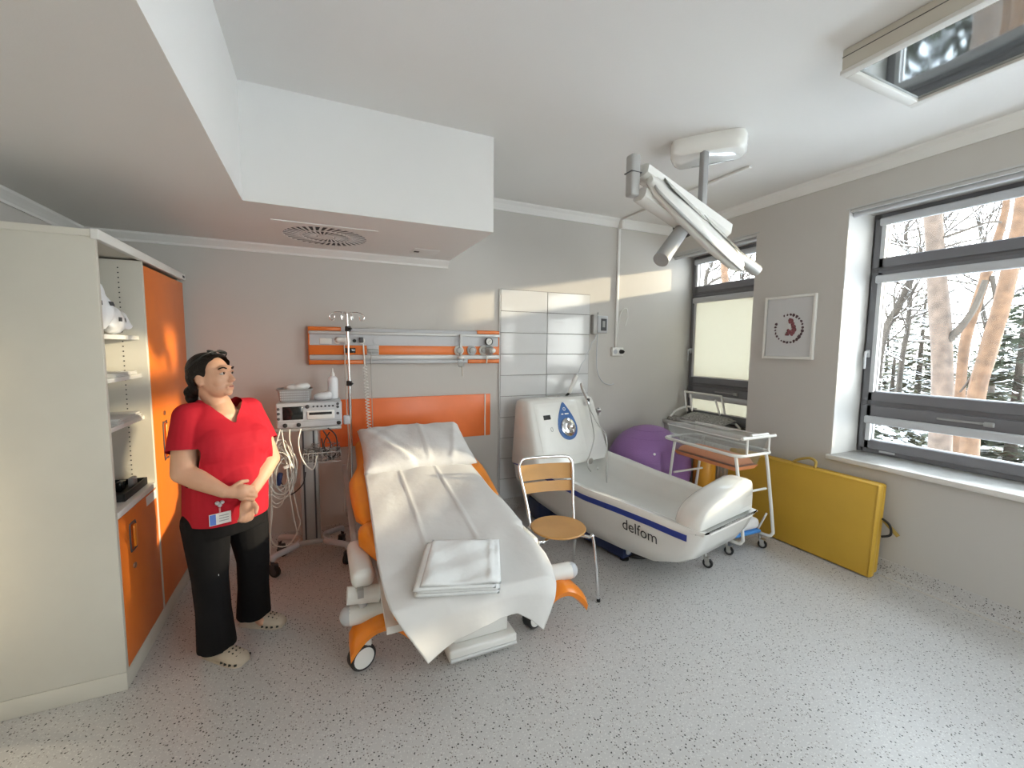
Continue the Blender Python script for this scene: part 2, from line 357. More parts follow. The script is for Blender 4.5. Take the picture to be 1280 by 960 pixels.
# ------------------------------------------------------------------ windows
def window(name, y0, y1, label, blinds, hand=True):
    f = MB(); X0, X1 = 4.03, 4.11
    def ring(a0, a1, c0, c1, wy, wt, wb_, x0, x1, bev=.006):
        f.box((x0, a0, c0), (x1, a0+wy, c1), bev, seg=1); f.box((x0, a1-wy, c0), (x1, a1, c1), bev, seg=1)
        f.box((x0, a0+wy*.5, c1-wt), (x1, a1-wy*.5, c1), bev, seg=1); f.box((x0, a0+wy*.5, c0), (x1, a1-wy*.5, c0+wb_), bev, seg=1)
    ring(y0, y1, WZ0, WZ1+.01, .05, .05, .045, X0+.012, X1)
    f.box((X0+.012, y0+.05, 2.19), (X1, y1-.05, 2.30)); f.box((X0+.012, y0+.05, 1.12), (X1, y1-.05, 1.225))
    root = struct(name, f, GREYF, label)
    rows = [(2.335, 2.588, 2.245, 2.64), (1.29, 2.15, 1.20, 2.23), (.90, 1.045, .815, 1.18)]
    gy0, gy1 = y0+.095, y1-.095
    for k, (g0, g1, s0, s1) in enumerate(rows):
        f = MB(); ring(y0+.02, y1-.02, s0+.012, s1, gy0-y0-.02, s1-g1, g0-s0-.012, X0-.012, X0+.03)
        sash = f.build('sash', GREYF, root)
        MB().box((X0+.03, gy0-.01, g0-.01), (X0+.036, gy1+.01, g1+.01)).build('pane', GLASS, sash)
        MB().box((X0+.028, gy0-.004, g0-.004), (X0+.05, gy0+.003, g1)).box((X0+.028, gy1-.003, g0), (X0+.05, gy1+.004, g1)).box((X0+.028, gy0, g0-.004), (X0+.05, gy1, g0+.003)).build('glazing_bead', LGREY, sash)
        c = MB().box((X0-.045, gy0-.035, g1-.012), (X0-.012, gy1+.035, g1+.05), .012)
        c.box((X0-.022, gy0-.025, g0-.006), (X0-.010, gy0+.004, g1)); c.box((X0-.022, gy1-.004, g0-.006), (X0-.010, gy1+.025, g1))
        cs = c.build('blind_cassette', LGREY, sash)
        if k in blinds:
            MB().box((X0-.017, gy0+.002, g0+.004), (X0-.015, gy1-.002, g1)).build('roller_blind', BLIND, root)
            MB().box((X0-.021, gy0+.002, g0-.004), (X0-.012, gy1-.002, g0+.008), .003).build('blind_bottom_bar', TRIM, root)
    h = MB().box((X0-.03, y1-.058, 1.56), (X0-.012, y1-.03, 1.62), .006); h.tube([(X0-.03, y1-.044, 1.60), (X0-.055, y1-.044, 1.60), (X0-.06, y1-.044, 1.57), (X0-.058, y1-.044, 1.47)], .009); h.build('window_handle', LGREY, root)
    ym = (y0+y1)/2+.33 if y1-y0 > 1.2 else (y0+y1)/2
    h = MB().box((X0-.02, ym-.16, 1.128), (X0-.010, ym+.12, 1.142), .003).box((X0-.03, ym-.17, 1.118), (X0-.010, ym-.12, 1.15), .006); h.build('vent_handle', GREYP, root)
    for yy in (y1-.22, y0+.4): MB().box((X0-.02, yy-.05, .812), (X0-.008, yy+.05, .828), .003).build('frame_clip', LGREY, root)
    if name != 'window_2':
        sl_ = MB().box((XR-.035, y0-.02, .752), (4.04, y1+.02, .79), .006)
    else: sl_ = MB().box((XR-.035, y0-.02, .752), (4.04, y1-.002, .79), .006)
    sl_.build('window_sill', mat('sill_stone', (.74, .72, .68), .3, var=.05, scale=12), root)
    r_ = MB().box((XR+.004, y0, WZ1-.03), (XR+.022, y1-.01, WZ1-.004), .004).box((XR-.004, y0-.02, WZ1-.006), (XR+.004, min(y1+.02, YB-.002), WZ1+.006)); r_.build('curtain_track', ALU, root)
    MB().tube([(XR+.06, y0, WZ1-.035), (XR+.06, y1-.01, WZ1-.035)], .022, smoothpath=False).build('blind_roll', LGREY, root)
    l = bpy.data.lights.new('portal', 'AREA'); l.shape = 'RECTANGLE'; l.size = WZ1-WZ0; l.size_y = y1-y0; l.cycles.is_portal = True
    po = bpy.data.objects.new(name+'_daylight', l); COL.objects.link(po); po.location = (4.125, (y0+y1)/2, (WZ0+WZ1)/2); po.rotation_euler = (0, math.radians(90), 0)
    return root
window('window_1', *WINS[0], 'wide grey framed window with snowy pines outside, above the mustard mat', ())
window('window_2', *WINS[1], 'narrow grey framed window in the corner with lowered cream blind', (1, 2))
window('window_3', *WINS[2], 'grey framed window further along the wall, behind the camera', ())
def rear_fill_window():  # unseen window, added to bring fill light from behind the camera
    x0, x1 = RW; f = MB(); y = YR-.09
    n = 2
    for k in range(n+1): xx = x0+(x1-x0-.07)*k/n; f.box((xx, y-.03, WZ0), (xx+.07, y+.04, WZ1))
    f.box((x0, y-.03, WZ0), (x1, y+.04, WZ0+.08)); f.box((x0, y-.03, WZ1-.08), (x1, y+.04, WZ1)); f.box((x0, y-.03, 1.17), (x1, y+.04, 1.25))
    root = struct('window_4', f, GREYF, 'unseen grey framed window added behind the camera for fill light')
    for k in range(n):
        for z0, z1 in ((WZ0+.08, 1.17), (1.25, WZ1-.08)): MB().box((x0+.07+(x1-x0-.07)*k/n, y, z0), (x0+(x1-x0-.07)*(k+1)/n, y+.006, z1)).build('pane', GLASS, root)
    MB().box((x0-.02, YR-.06, .752), (x1+.02, YR+.035, .79), .006).build('window_sill', TRIM, root)
    l = bpy.data.lights.new('portal', 'AREA'); l.shape = 'RECTANGLE'; l.size = x1-x0; l.size_y = WZ1-WZ0; l.cycles.is_portal = True
    po = bpy.data.objects.new('window_4_daylight', l); COL.objects.link(po); po.location = ((x0+x1)/2, YR-.13, (WZ0+WZ1)/2); po.rotation_euler = (math.radians(90), 0, math.radians(0))
rear_fill_window()

# ------------------------------------------------------------------ ceiling fittings
def diffuser():
    c = V((.065, 3.295, ZS)); t = thing('air_diffuser', c, 'square white ceiling air vent with swirling vanes above the bed', 'air vent')
    h = .31; n = 48; R0 = .265
    b = MB(); outer = []; inner = []
    for k in range(n):
        a = 2*math.pi*k/n; q = max(abs(math.cos(a)), abs(math.sin(a))); outer.append(c+V((math.cos(a)/q*h, math.sin(a)/q*h, -.006))); inner.append(c+V((math.cos(a)*R0, math.sin(a)*R0, -.006)))
    up = lambda r: [p+V((0, 0, .0055)) for p in r]
    b.loft([outer, inner, up(inner), up(outer)], False, closed=True, smooth=False); b.build('plate', CEIL, t)
    MB().cyl(c+V((0, 0, -.0015)), c+V((0, 0, -.0005)), R0, n=40).build('duct_opening', BLACK, t)
    MB().cyl(c+V((0, 0, -.007)), c+V((0, 0, -.002)), .055, n=24).build('hub', CEIL, t)
    me = None
    for r0, r1, cnt, tw in ((.06, .15, 26, .5), (.165, .262, 36, .35)):
        me = None
        for k in range(cnt):
            a = 2*math.pi*k/cnt
            if me is None:
                m = MB(); w_ = .62*2*math.pi*(r0+r1)/2/cnt
                m.prism([(r0, -w_*.9), (r1, w_*.35), (r1, w_*1.05), (r0, -w_*.3)], (0, 0, -.0065), (1, 0, 0), (0, 1, 0), .003)
                o = m.build('vane', CEIL); me = o.data; o.parent = t
            else: o = bpy.data.objects.new('vane', me); COL.objects.link(o); o.parent = t
            o.rotation_euler = (0, 0, a)
    for r0 in (.1575,):
        m = MB(); m.loft([[c+V((math.cos(2*math.pi*k/40)*r, math.sin(2*math.pi*k/40)*r, z)) for k in range(40)] for r, z in ((r0-.008, -.007), (r0+.008, -.007), (r0+.008, -.003), (r0-.008, -.003))], False, closed=True); m.build('ring', CEIL, t)
diffuser()
p = V((.79, 3.46, ZS)); t = thing('ceiling_plate', p, 'small flush rectangular plate with a dark sensor, right of the air vent', 'sensor')
Rz = Matrix.Rotation(math.radians(0), 3, 'Z')
MB().box(p+V((-.10, -.09, -.006)), p+V((.10, .09, -.0005)), .002).build('plate', CEIL, t); MB().box(p+V((-.085, -.015, -.010)), p+V((-.045, .02, -.005)), .003).build('sensor_window', DARK, t)

def luminaire():
    x0, x1, y0, y1, zb = 2.2, 2.815, -.02, 1.258, 2.868
    t = thing('ceiling_luminaire', (2.5, .62, ZC), 'large boxy white ceiling luminaire with glossy diffuser at the upper right', 'ceiling lamp')
    MB().box((x0, y0, zb+.012), (x1, y1, ZC-.001), .004).build('housing', CREAM, t)
    b = MB(); w_ = .04
    b.box((x0-.004, y0-.004, zb-.006), (x0+w_, y1+.004, zb+.012), .003).box((x1-w_, y0-.004, zb-.006), (x1+.004, y1+.004, zb+.012), .003).box((x0+w_+.0005, y0-.004, zb-.006), (x1-w_-.0005, y0+w_, zb+.012), .003).box((x0+w_+.0005, y1-w_, zb-.006), (x1-w_-.0005, y1+.004, zb+.012), .003)
    b.build('trim_frame', WHITE, t)
    MB().surf(lambda u, v: (x0+w_+(x1-x0-2*w_)*u, y0+w_+(y1-y0-2*w_)*v, zb+.008+.0004*math.sin(v*9)*math.sin(u*5)), 16, 30).build('diffuser', MIRROR, t)
    MB().box((x0-.0015, y0+.1, 2.935), (x0, y1, 2.938)).build('seam', DARK, t)
luminaire()

def op_lamp():
    # ceiling box: elongated rounded housing, long axis roughly along y
    cz = ZC; P = V((2.34, 2.16, 0)); t = thing('examination_lamp', (P.x, P.y, cz), 'jointed white examination lamp hanging from the ceiling in front of the corner window', 'lamp')
    pts = [(-.30, -.11), (-.20, -.15), (.10, -.15), (.30, -.12), (.33, 0), (.30, .12), (.10, .15), (-.20, .15), (-.30, .11)]
    a = math.radians(-52); ux = V((math.cos(a), math.sin(a), 0)); uy = V((-math.sin(a), math.cos(a), 0)); o = V((2.36, 2.14, 0))
    b = MB(); rings = []
    for s_, z in ((.96, cz-.001), (1, cz-.03), (.98, cz-.085), (.88, cz-.105)): rings.append([o+ux*(x*s_*.72)+uy*(y*s_*.9)+V((0, 0, z)) for x, y in catmull2(pts)])
    b.loft(rings, True); b.build('ceiling_housing', GLOSSW, t)
    MB().tube([o+ux*-.1+uy*.10+V((0, 0, cz-.105)), o+ux*.16+uy*.10+V((0, 0, cz-.105))], .0015, 5, smoothpath=False).build('cover_seam', DARK, t)
    pt = ony(880, 205, 2.08); pb = ony(881, 258, 2.08)
    MB().box((pt.x-.022, 2.06, pb.z), (pt.x+.022, 2.10, cz-.1), .006).build('drop_post', GREYP, t)
    yl, yr = 1.98, 2.10
    A0 = ony(905, 288, 2.12); A1 = ony(800, 214, 1.98)
    # upper arm back to the knuckle
    def bar(p0, p1, w0, h0, w1, h1):
        d = (p1-p0).normalized(); sd = d.cross(V((0, 0, 1))).normalized(); up = sd.cross(d); rg = []
        prof = [(-1, -.6), (-.6, -1), (.6, -1), (1, -.6), (1, .6), (.6, 1), (-.6, 1), (-1, .6)]
        for p_, w_, h_ in ((p0, w0, h0), (p1, w1, h1)): rg.append([p_+sd*(x*w_)+up*(y*h_) for x, y in prof])
        return rg
    MB().loft(bar(A0, A1, .055, .05, .06, .036), True).build('upper_arm', GLOSSW, t)
    k0, k1 = ony(792, 194, 1.97), ony(794, 247, 1.97)
    MB().box((k0.x-.03, 1.94, k1.z), (k0.x+.03, 2.0, k0.z), .012).build('elbow_joint', GREYM, t)
    MB().box((k0.x-.036, 1.938, k1.z+.125), (k0.x+.036, 2.002, k1.z+.129)).build('joint_seam', DARK, t)
    B0 = ony(800, 243, 1.97); B1 = ony(860, 285, 2.0)
    MB().loft(bar(B0, B1, .045, .04, .05, .03), True).build('lower_arm', GLOSSW, t)
    # lamp head: long flat body
    H0, H1 = ony(812, 225, 1.93), ony(925, 331, 2.06); d = (H1-H0).normalized(); n_ = V((.12, -.62, .55)); n_ = (n_-d*n_.dot(d)).normalized(); sd = d.cross(n_); L_ = (H1-H0).length
    rg = []
    for q, wd, tk in ((0, .035, .02), (.05, .09, .035), (.3, .13, .05), (.6, .145, .055), (.85, .125, .05), (.96, .085, .035), (1, .04, .02)):
        c_ = H0+d*L_*q
        rg.append([c_+sd*x*wd+n_*y*tk for x, y in ((-1, -.5), (-.8, -1), (.8, -1), (1, -.5), (1, .1), (.72, .8), (.3, 1), (-.3, 1), (-.72, .8), (-1, .1))])
    hd = MB().loft(rg, True).build('lamp_head', GLOSSW, t)
    rim = MB(); rim.tube([H0+d*.03+n_*.005]+[H0+d*L_*q+sd*w_*1.02 for q, w_ in ((.05, .09), (.3, .13), (.6, .145), (.85, .125), (.96, .085))]+[H1+n_*.005]+[H0+d*L_*q-sd*w_*1.02 for q, w_ in ((.96, .085), (.85, .125), (.6, .145), (.3, .13), (.05, .09))], .009, closed=True); rim.build('rim', GREYM, hd)
    for q0, q1 in ((.10, .45), (.50, .90)):
        m = MB(); m.surf(lambda u, v: H0+d*L_*(q0+(q1-q0)*u)+n_*(.058 if q0 > .3 else .052)+sd*(.055*(2*v-1)), 6, 2, .003); m.build('glass_cover', mat('lamp_cover', (.42, .41, .37), .15, var=.05), hd)
    g0, g1 = ony(852, 288, 1.99), ony(826, 325, 1.93)
    MB().cyl(g0, g1, .042, .046, 18).build('sterile_handle', GREYP, t)
    MB().cyl(g0+(g0-g1).normalized()*.012, g0, .06, .05, 18).build('handle_collar', DARK, t)
    e0, e1 = ony(900, 305, 2.06), ony(945, 338, 2.1)
    MB().cyl(e0, e1, .036, .042, 16).build('end_handle', GREYM, t)
def catmull2(p): return [(q.x, q.y) for q in catmull([V((a, b_, 0)) for a, b_ in p], 3, True)]
op_lamp()

# surface conduit, socket, wall box
t = thing('cable_conduit', (2.94, YB, 1.63), 'white conduit running down the back wall and across the ceiling', 'conduit')
MB().box((2.925, YB-.024, 1.62), (2.955, YB-.001, ZC-.085), .003).build('wall_run', TRIM, t)
MB().box((2.925, 2.26, ZC-.02), (2.955, YB-.055, ZC-.001), .003).build('ceiling_run', TRIM, t)
MB().box((2.925, YB-.075, ZC-.1), (2.955, YB-.012, ZC-.001), .003).build('elbow', TRIM, t)
p = V((2.955, YB, 1.575)); t = thing('wall_socket', p, 'double white wall socket with a black plug at the end of the conduit', 'socket')
MB().box(p+V((-.075, -.035, -.045)), p+V((.075, -.001, .045)), .006).build('box', WHITE, t)
for s_ in (-1, 1): MB().cyl(p+V((.036*s_, -.037, 0)), p+V((.036*s_, -.034, 0)), .026, n=18).build('socket_face', LGREY, t)
MB().lathe([(.022, 0), (.022, .03), (.014, .045), (.006, .06)], p+V((.036, -.036, 0)), (0, -1, 0), 14).build('plug', BLACK, t)
MB().tube([p+V((-.01, -.03, .045)), p+V((-.01, -.03, .2)), p+V((.03, -.03, .42)), p+V((.10, -.03, .47)), p+V((.12, -.03, .38)), p+V((.09, -.03, .28))], .004).build('thin_cord', TRIM, t)
p = V((2.70, YB, 1.86)); t = thing('wall_control_box', p, 'small grey wall box with dark window beside the white tiles', 'control box')
MB().box(p+V((-.09, -.06, -.1)), p+V((-.02, -.001, .1)), .008).build('mounting_bracket', GREYM, t)
MB().box(p+V((-.045, -.07, -.09)), p+V((.085, -.001, .09)), .008).build('case', LGREY, t)
MB().box(p+V((-.005, -.074, -.065)), p+V((.068, -.069, .06)), .003).build('display', DARK, t)
MB().box(p+V((.012, -.077, -.03)), p+V((.045, -.073, .035)), .002).build('dial', GREYP, t)
MB().cyl(p+V((-.03, -.05, .09)), p+V((-.03, -.05, .125)), .008).build('stub', GREYM, t)
t = thing('water_hose', p+V((-.03, -.04, -.1)), 'thin pale hose dangling from the wall box behind the tub', 'hose')
MB().tube([p+V((-.03, -.05, -.09)), p+V((-.035, -.05, -.3)), p+V((-.03, -.06, -.48)), p+V((.03, -.07, -.6)), p+V((.14, -.06, -.64)), p+V((.2, -.05, -.63))], .005).build('hose_line', LGREY, t)
sh = []
for k in range(15):
    q = k/14; sh.append(p+V((-.05, -.055, -.11)).lerp(V((-.42, -.12, -.70)), q)+V((.008*math.sin(k*2.4), 0, .008*math.cos(k*2.4))))
MB().tube(sh, .004).build('twisted_cord', LGREY, t)
MB().cyl(sh[-5]+V((0, -.01, 0)), sh[-1]+V((0, -.01, 0)), .024, .02, 12).build('pipe_sleeve', TRIM, t)
MB().tube([sh[-1], sh[-1]+V((-.03, -.01, -.02)), sh[-1]+V((-.05, -.015, -.035))], .012).build('hook_clip', BLACK, t)

# framed print
def picture():
    y0, y1, z0, z1 = 2.16, 2.595, 1.535, 2.075; X = XR
    t = thing('framed_print', (X, (y0+y1)/2, z0), 'white framed print of small dark motifs in a ring on the window wall', 'picture')
    f = MB(); w_ = .022
    f.box((X-.028, y0, z0), (X-.002, y0+w_, z1), .003).box((X-.028, y1-w_, z0), (X-.002, y1, z1), .003).box((X-.028, y0+w_, z0), (X-.002, y1-w_, z0+w_), .003).box((X-.028, y0+w_, z1-w_), (X-.002, y1-w_, z1), .003)
    f.build('frame', WHITE, t)
    pp = MB().box((X-.014, y0+w_-.003, z0+w_-.003), (X-.004, y1-w_+.003, z1-w_+.003)).build('paper', mat('print_paper', (.62, .62, .62), .45, var=.01), t)
    cy, cz = 2.375, 1.795; b = MB(); rnd = random.Random(3)
    for k in range(25):
        a = math.radians(112-k*13.6)
        if k == 24: continue
        r = .118; s_ = .008+.007*rnd.random()+(.006 if 8 < k < 13 else 0)
        q = V((X-.0155, cy-math.cos(a)*r, cz+math.sin(a)*r)); n_ = 5+rnd.randrange(3)
        b.prism([(math.cos(2*math.pi*i/n_)*s_*(.55+.6*rnd.random()), math.sin(2*math.pi*i/n_)*s_*(.6+.7*rnd.random())) for i in range(n_)], q, (0, -1, 0), (0, 0, 1), .0012)
    b.build('ring_motif', mat('print_ink', (.09, .05, .06), .6, var=.3, scale=60), pp)
    b = MB()
    for (dy, dz, r) in ((-.005, .05, .026), (-.022, .022, .018), (-.034, 0, .02), (-.036, -.026, .02), (-.022, -.048, .023), (.0, -.045, .018), (.012, -.03, .013), (.02, -.05, .009), (.028, -.065, .011), (.012, -.064, .012), (-.02, -.066, .014)):
        b.prism([(math.cos(2*math.pi*i/9)*r*(.75+.4*rnd.random()), math.sin(2*math.pi*i/9)*r*(.75+.4*rnd.random())) for i in range(9)], (X-.0155, cy-.01+dy, cz+.015+dz), (0, -1, 0), (0, 0, 1), .0012+.0003*rnd.random())
    b.build('centre_motif', mat('print_ink_red', (.20, .06, .07), .6, var=.5, scale=80), pp)
picture()

# ------------------------------------------------------------------ bed-head service panel
def head_unit():
    x0, x1, y1 = -.078, 1.545, YB-.001; yf = YB-.075
    t = thing('service_panel', (.73, YB, 1.46), 'grey and orange medical service panel on the wall above the bed', 'wall panel')
    MB().box((x0+.004, yf+.012, 1.466), (x1-.002, y1, 1.758), .004).build('body', LGREY, t)
    MB().box((x0, yf+.006, 1.462), (x0+.012, y1, 1.762), .004).build('end_cap', ORANGE, t); MB().box((x1-.012, yf+.006, 1.462), (x1, y1, 1.762), .004).build('end_cap', ORANGE, t)
    for a, c in ((x0, .165), (1.325, x1)): MB().box((a, yf+.002, 1.732), (c, y1, 1.764), .005).build('top_cover', ORANGE, t)
    MB().box((.165, yf+.02, 1.735), (1.325, y1, 1.757), .004).build('light_slot', LGREY, t)
    MB().box((x0+.004, yf-.004, 1.706), (x1, yf+.02, 1.731), .004).build('upper_rail', ALU, t)
    MB().box((x0+.006, yf+.008, 1.622), (x1-.004, yf+.014, 1.70)).build('socket_strip', LGREY, t)
    MB().box((x0+.006, yf+.004, 1.542), (x1-.004, yf+.014, 1.618), .002).build('orange_band', ORANGE, t)
    MB().box((x0+.006, yf-.002, 1.503), (x1-.004, yf+.014, 1.538), .003).build('lower_rail', ALU, t)
    for a, c in ((x0, .345), (1.235, x1)): MB().box((a, yf+.004, 1.464), (c, y1, 1.499), .006).build('bottom_cover', ORANGE, t)
    MB().box((.345, yf+.006, 1.467), (1.235, y1, 1.498), .005).build('bottom_light', LGREY, t)
    def at(px, py): return ony(px, py, yf+.008)
    s_ = at(407, 426); MB().box(s_+V((-.045, -.008, -.024)), s_+V((.045, .006, .022)), .003).build('switch', WHITE, t)
    for px, py in ((422, 426), (434, 426), (452, 426), (470, 426)):
        q = at(px, py); MB().cyl(q, q+V((0, -.008, 0)), .026, n=18).build('socket', WHITE if px != 470 else LGREY, t)
    q = at(428, 425); MB().box(q+V((-.05, -.045, -.022)), q+V((.03, -.006, .022)), .014).build('plug', WHITE, t)
    q = at(443, 426); MB().cyl(q, q+V((0, -.012, 0)), .014, n=12).build('earth_terminal', BLACK, t)
    q = at(453, 425); MB().box(q+V((-.028, -.04, -.022)), q+V((.006, -.006, .022)), .006).build('plug', DARK, t)
    q = at(437, 438); MB().box(q+V((-.045, -.01, -.02)), q+V((.045, .0, .02)), .003).build('data_port', BLACKG, t)
    q = at(466, 438); MB().box(q+V((-.048, -.008, -.038)), q+V((.048, .0, .042)), .003).build('call_module', LGREY, t); MB().box(q+V((-.044, -.016, -.024)), q+V((.044, -.007, .012)), .003).build('connector_strip', GREYP, t)
    for px in (573, 589, 604):
        q = at(px, 438); MB().lathe([(.044, 0), (.044, .02), (.036, .026), (.03, .02), (.012, .018)], q, (0, -1, 0), 24).build('gas_outlet', WHITE if px != 589 else LGREY, t)
        MB().lathe([(.026, 0), (.026, .04), (.012, .045)], q, (0, -1, 0), 16).build('outlet_core', GREYM, t)
    q = at(575, 420); MB().box((q.x-.012, yf-.03, 1.50), (q.x+.008, yf-.012, 1.725), .003).build('hanging_rail', ALU, t)
    # flow regulator with gauge
    q = at(609, 438)+V((0, -.03, 0))
    rg_ = MB().lathe([(.04, 0), (.042, .03), (.03, .05), (.022, .07)], q+V((.005, 0, 0)), (0, -1, 0), 20).build('regulator', GREYM, t)
    MB().lathe([(.02, 0), (.02, .02), (.01, .025)], q+V((.018, -.07, .0)), (0, -1, 0), 16).build('regulator_knob', WHITE, rg_)
    g = at(609, 427)+V((0, -.03, 0)); ga = MB().lathe([(.036, 0), (.036, .022), (.031, .024), (.030, .018)], g, (0, -1, 0), 24).build('pressure_gauge', BLACK, t)
    MB().cyl(g+V((0, -.019, 0)), g+V((0, -.0195, 0)), .03, n=24).build('dial_face', WHITE, ga); MB().box(g+V((-.001, -.022, -.018)), g+V((.001, -.0205, .018)), R=Matrix.Rotation(.8, 3, 'Y')).build('needle', BLACK, ga)
    q = at(607, 448); MB().tube([q+V((0, -.03, .03)), q+V((0, -.032, 0)), q+V((0, -.025, -.045))], .007).build('outlet_tube', CABLE, t)
    return yf
YF = head_unit()
t = thing('suction_jar', ony(576, 452, YF-.07), 'small clear suction jar hanging below the left gas outlet', 'jar')
q = ony(576, 452, YF-.075)
MB().lathe([(.004, .045), (.026, .04), (.03, .03), (.03, -.03), (.022, -.045), (.004, -.05)], q, n=18).build('jar_body', ACRYL, t)
MB().lathe([(.006, .046), (.03, .044), (.032, .028), (.004, .026)], q, n=18).build('jar_lid', WHITE, t)
MB().tube([q+V((.012, 0, -.04)), q+V((.016, 0, -.08)), q+V((.02, .01, -.13))], .006).build('suction_tube', CABLE, t)
# cords hanging from the panel
t = thing('coiled_cord', ony(455, 430, YF), 'white spiral cord hanging from the panel down to the bed', 'cord')
pts = [ony(454, 430, YF-.03), ony(455, 445, YF-.03), ony(456, 458, YF-.03)]
MB().tube(pts, .006).build('straight_lead', WHITE, t)
c0, c1 = ony(456, 458, YF-.03), ony(462, 542, YF-.05); co = []
for k in range(22*8+1):
    q = k/(22*8); a = q*22*2*math.pi; co.append(c0.lerp(c1, q)+V((math.cos(a)*.014, math.sin(a)*.014, 0)))
MB().tube(co, .0045, 6, smoothpath=False).build('spiral', WHITE, t)
t = thing('power_cord', ony(431, 432, YF), 'white power cord dropping from the left plug of the panel', 'cord')
MB().tube([ony(430, 431, YF-.045), ony(431, 445, YF-.03), ony(432, 480, YF-.02), ony(434, 520, YF-.03), ony(436, 560, YF-.05), ony(432, 600, YF-.06), ony(430, 640, YF-.06)], .005).build('cord_line', CABLE, t)
t = thing('call_cord', ony(464, 445, YF), 'thin grey cord hanging from the call module on the panel', 'cord')
MB().tube([ony(464, 440, YF-.02), ony(464, 470, YF-.02), ony(465, 500, YF-.025), ony(466, 538, YF-.03)], .003).build('cord_line', CABLEG, t)
# orange wall panel behind the pillow
t = tag(MB().box((-.01, YB-.022, .772), (1.476, YB-.001, 1.17), .003).build('wall_protection_panel', ORANGEP), 'plain orange board on the wall behind the pillow', 'wall panel')
MB().box((1.415, YB-.028, .772), (1.425, YB-.021, 1.168)).build('cover_strip', TRIM, t)

# ------------------------------------------------------------------ cabinet
def cabinet():
    xf, xb, y0, ym, y1, H = -.86, XL+.012, 2.43, 2.965, 3.715, 2.10
    t = thing('storage_cabinet', ((xf+xb)/2, (y0+y1)/2, 0), 'tall cream storage cabinet with orange doors on the left', 'cabinet')
    xi = xf-.022
    MB().box((xb, y0, .09), (xf, y0+.025, H-.03), .002).build('side_panel', CREAM, t)
    MB().box((xb, y1-.025, .09), (xi, y1, H-.03), .002).build('side_panel', CREAM, t)
    MB().box((xb+.01, ym-.0125, .09), (xf, ym+.0125, H-.04), .001).build('divider', CREAM, t)
    MB().box((xb+.001, y0+.025, .09), (xb+.012, y1-.025, H-.03)).build('back_panel', CREAM, t)
    MB().box((xb, y0-.004, H-.03), (xf+.004, y1+.004, H), .002).build('top_panel', CREAM, t)
    MB().box((xb, y0+.001, 0), (xf-.001, y1-.001, .088), .002).build('plinth', CREAM, t)
    MB().box((xf-.012, y0-.007, H-.04), (xf+.016, y1+.006, H+.003), .003).build('top_rail', WHITE, t)
    MB().box((xf+.016, y1-.06, H-.026), (xf+.0175, y1-.015, H-.012)).build('rail_tag', BLACK, t)
    for z in (1.66, 1.455, 1.225): MB().box((xb+.012, y0+.025, z-.022), (xf-.03, ym-.0125, z), .002).build('shelf', WHITE, t)
    MB().box((xb+.012, y0+.025, .815), (xf+.002, ym-.0125, .845), .002).build('worktop', WHITE, t)
    h = MB()
    for k in range(44):
        z = .9+k*.026
        if min(abs(z-s_) for s_ in (1.649, 1.444, 1.214)) > .02:
            for dx in (-.10, -.42): h.cyl((xf+dx, ym-.0135, z), (xf+dx, ym-.0122, z), .0035, n=8)
    h.build('shelf_pin_holes', BLACK, t)['kind'] = 'stuff'
    d = MB().box((xi, ym+.014, .095), (xf, y1-.004, H-.058), .002).build('door', ORANGE, t)
    hz = (1.15, .93); hy = 3.16
    def recess(par, yc, z1, z0):
        MB().box((xf-.001, yc-.035, z0), (xf+.001, yc+.035, z1), .012).build('handle_recess', mat('orange_dark_recess', (.45, .08, .01), .4), par)
        b = MB(); b.tube([(xf+.002, yc-.035, z0+.012), (xf+.002, yc-.035, z1-.012), (xf+.002, yc-.02, z1), (xf+.002, yc+.02, z1), (xf+.002, yc+.035, z1-.012), (xf+.002, yc+.035, z0+.012), (xf+.002, yc+.02, z0), (xf+.002, yc-.02, z0)], .004, closed=True, res=2, n=6); b.build('handle_rim', DARK, par)
        MB().box((xf+.001, yc-.005, z0+.012), (xf+.012, yc+.026, z1-.012), .005).build('handle', ORANGED, par)
    recess(d, hy, *hz)
    MB().cyl((xf-.001, hy, 1.205), (xf+.006, hy, 1.205), .014, n=14).build('lock', STEEL, d)
    d = MB().box((xi, y0+.028, .095), (xf, ym-.0145, .81), .002).build('door', ORANGE, t)
    recess(d, 2.60, .745, .61); MB().cyl((xf-.001, 2.595, .53), (xf+.006, 2.595, .53), .014, n=14).build('lock', STEEL, d)
    MB().box((xf, 2.80, .755), (xf+.0008, ym-.016, .805)).build('sticker', PAPER, d)
    return xf, xb, y0, ym
CX = cabinet()
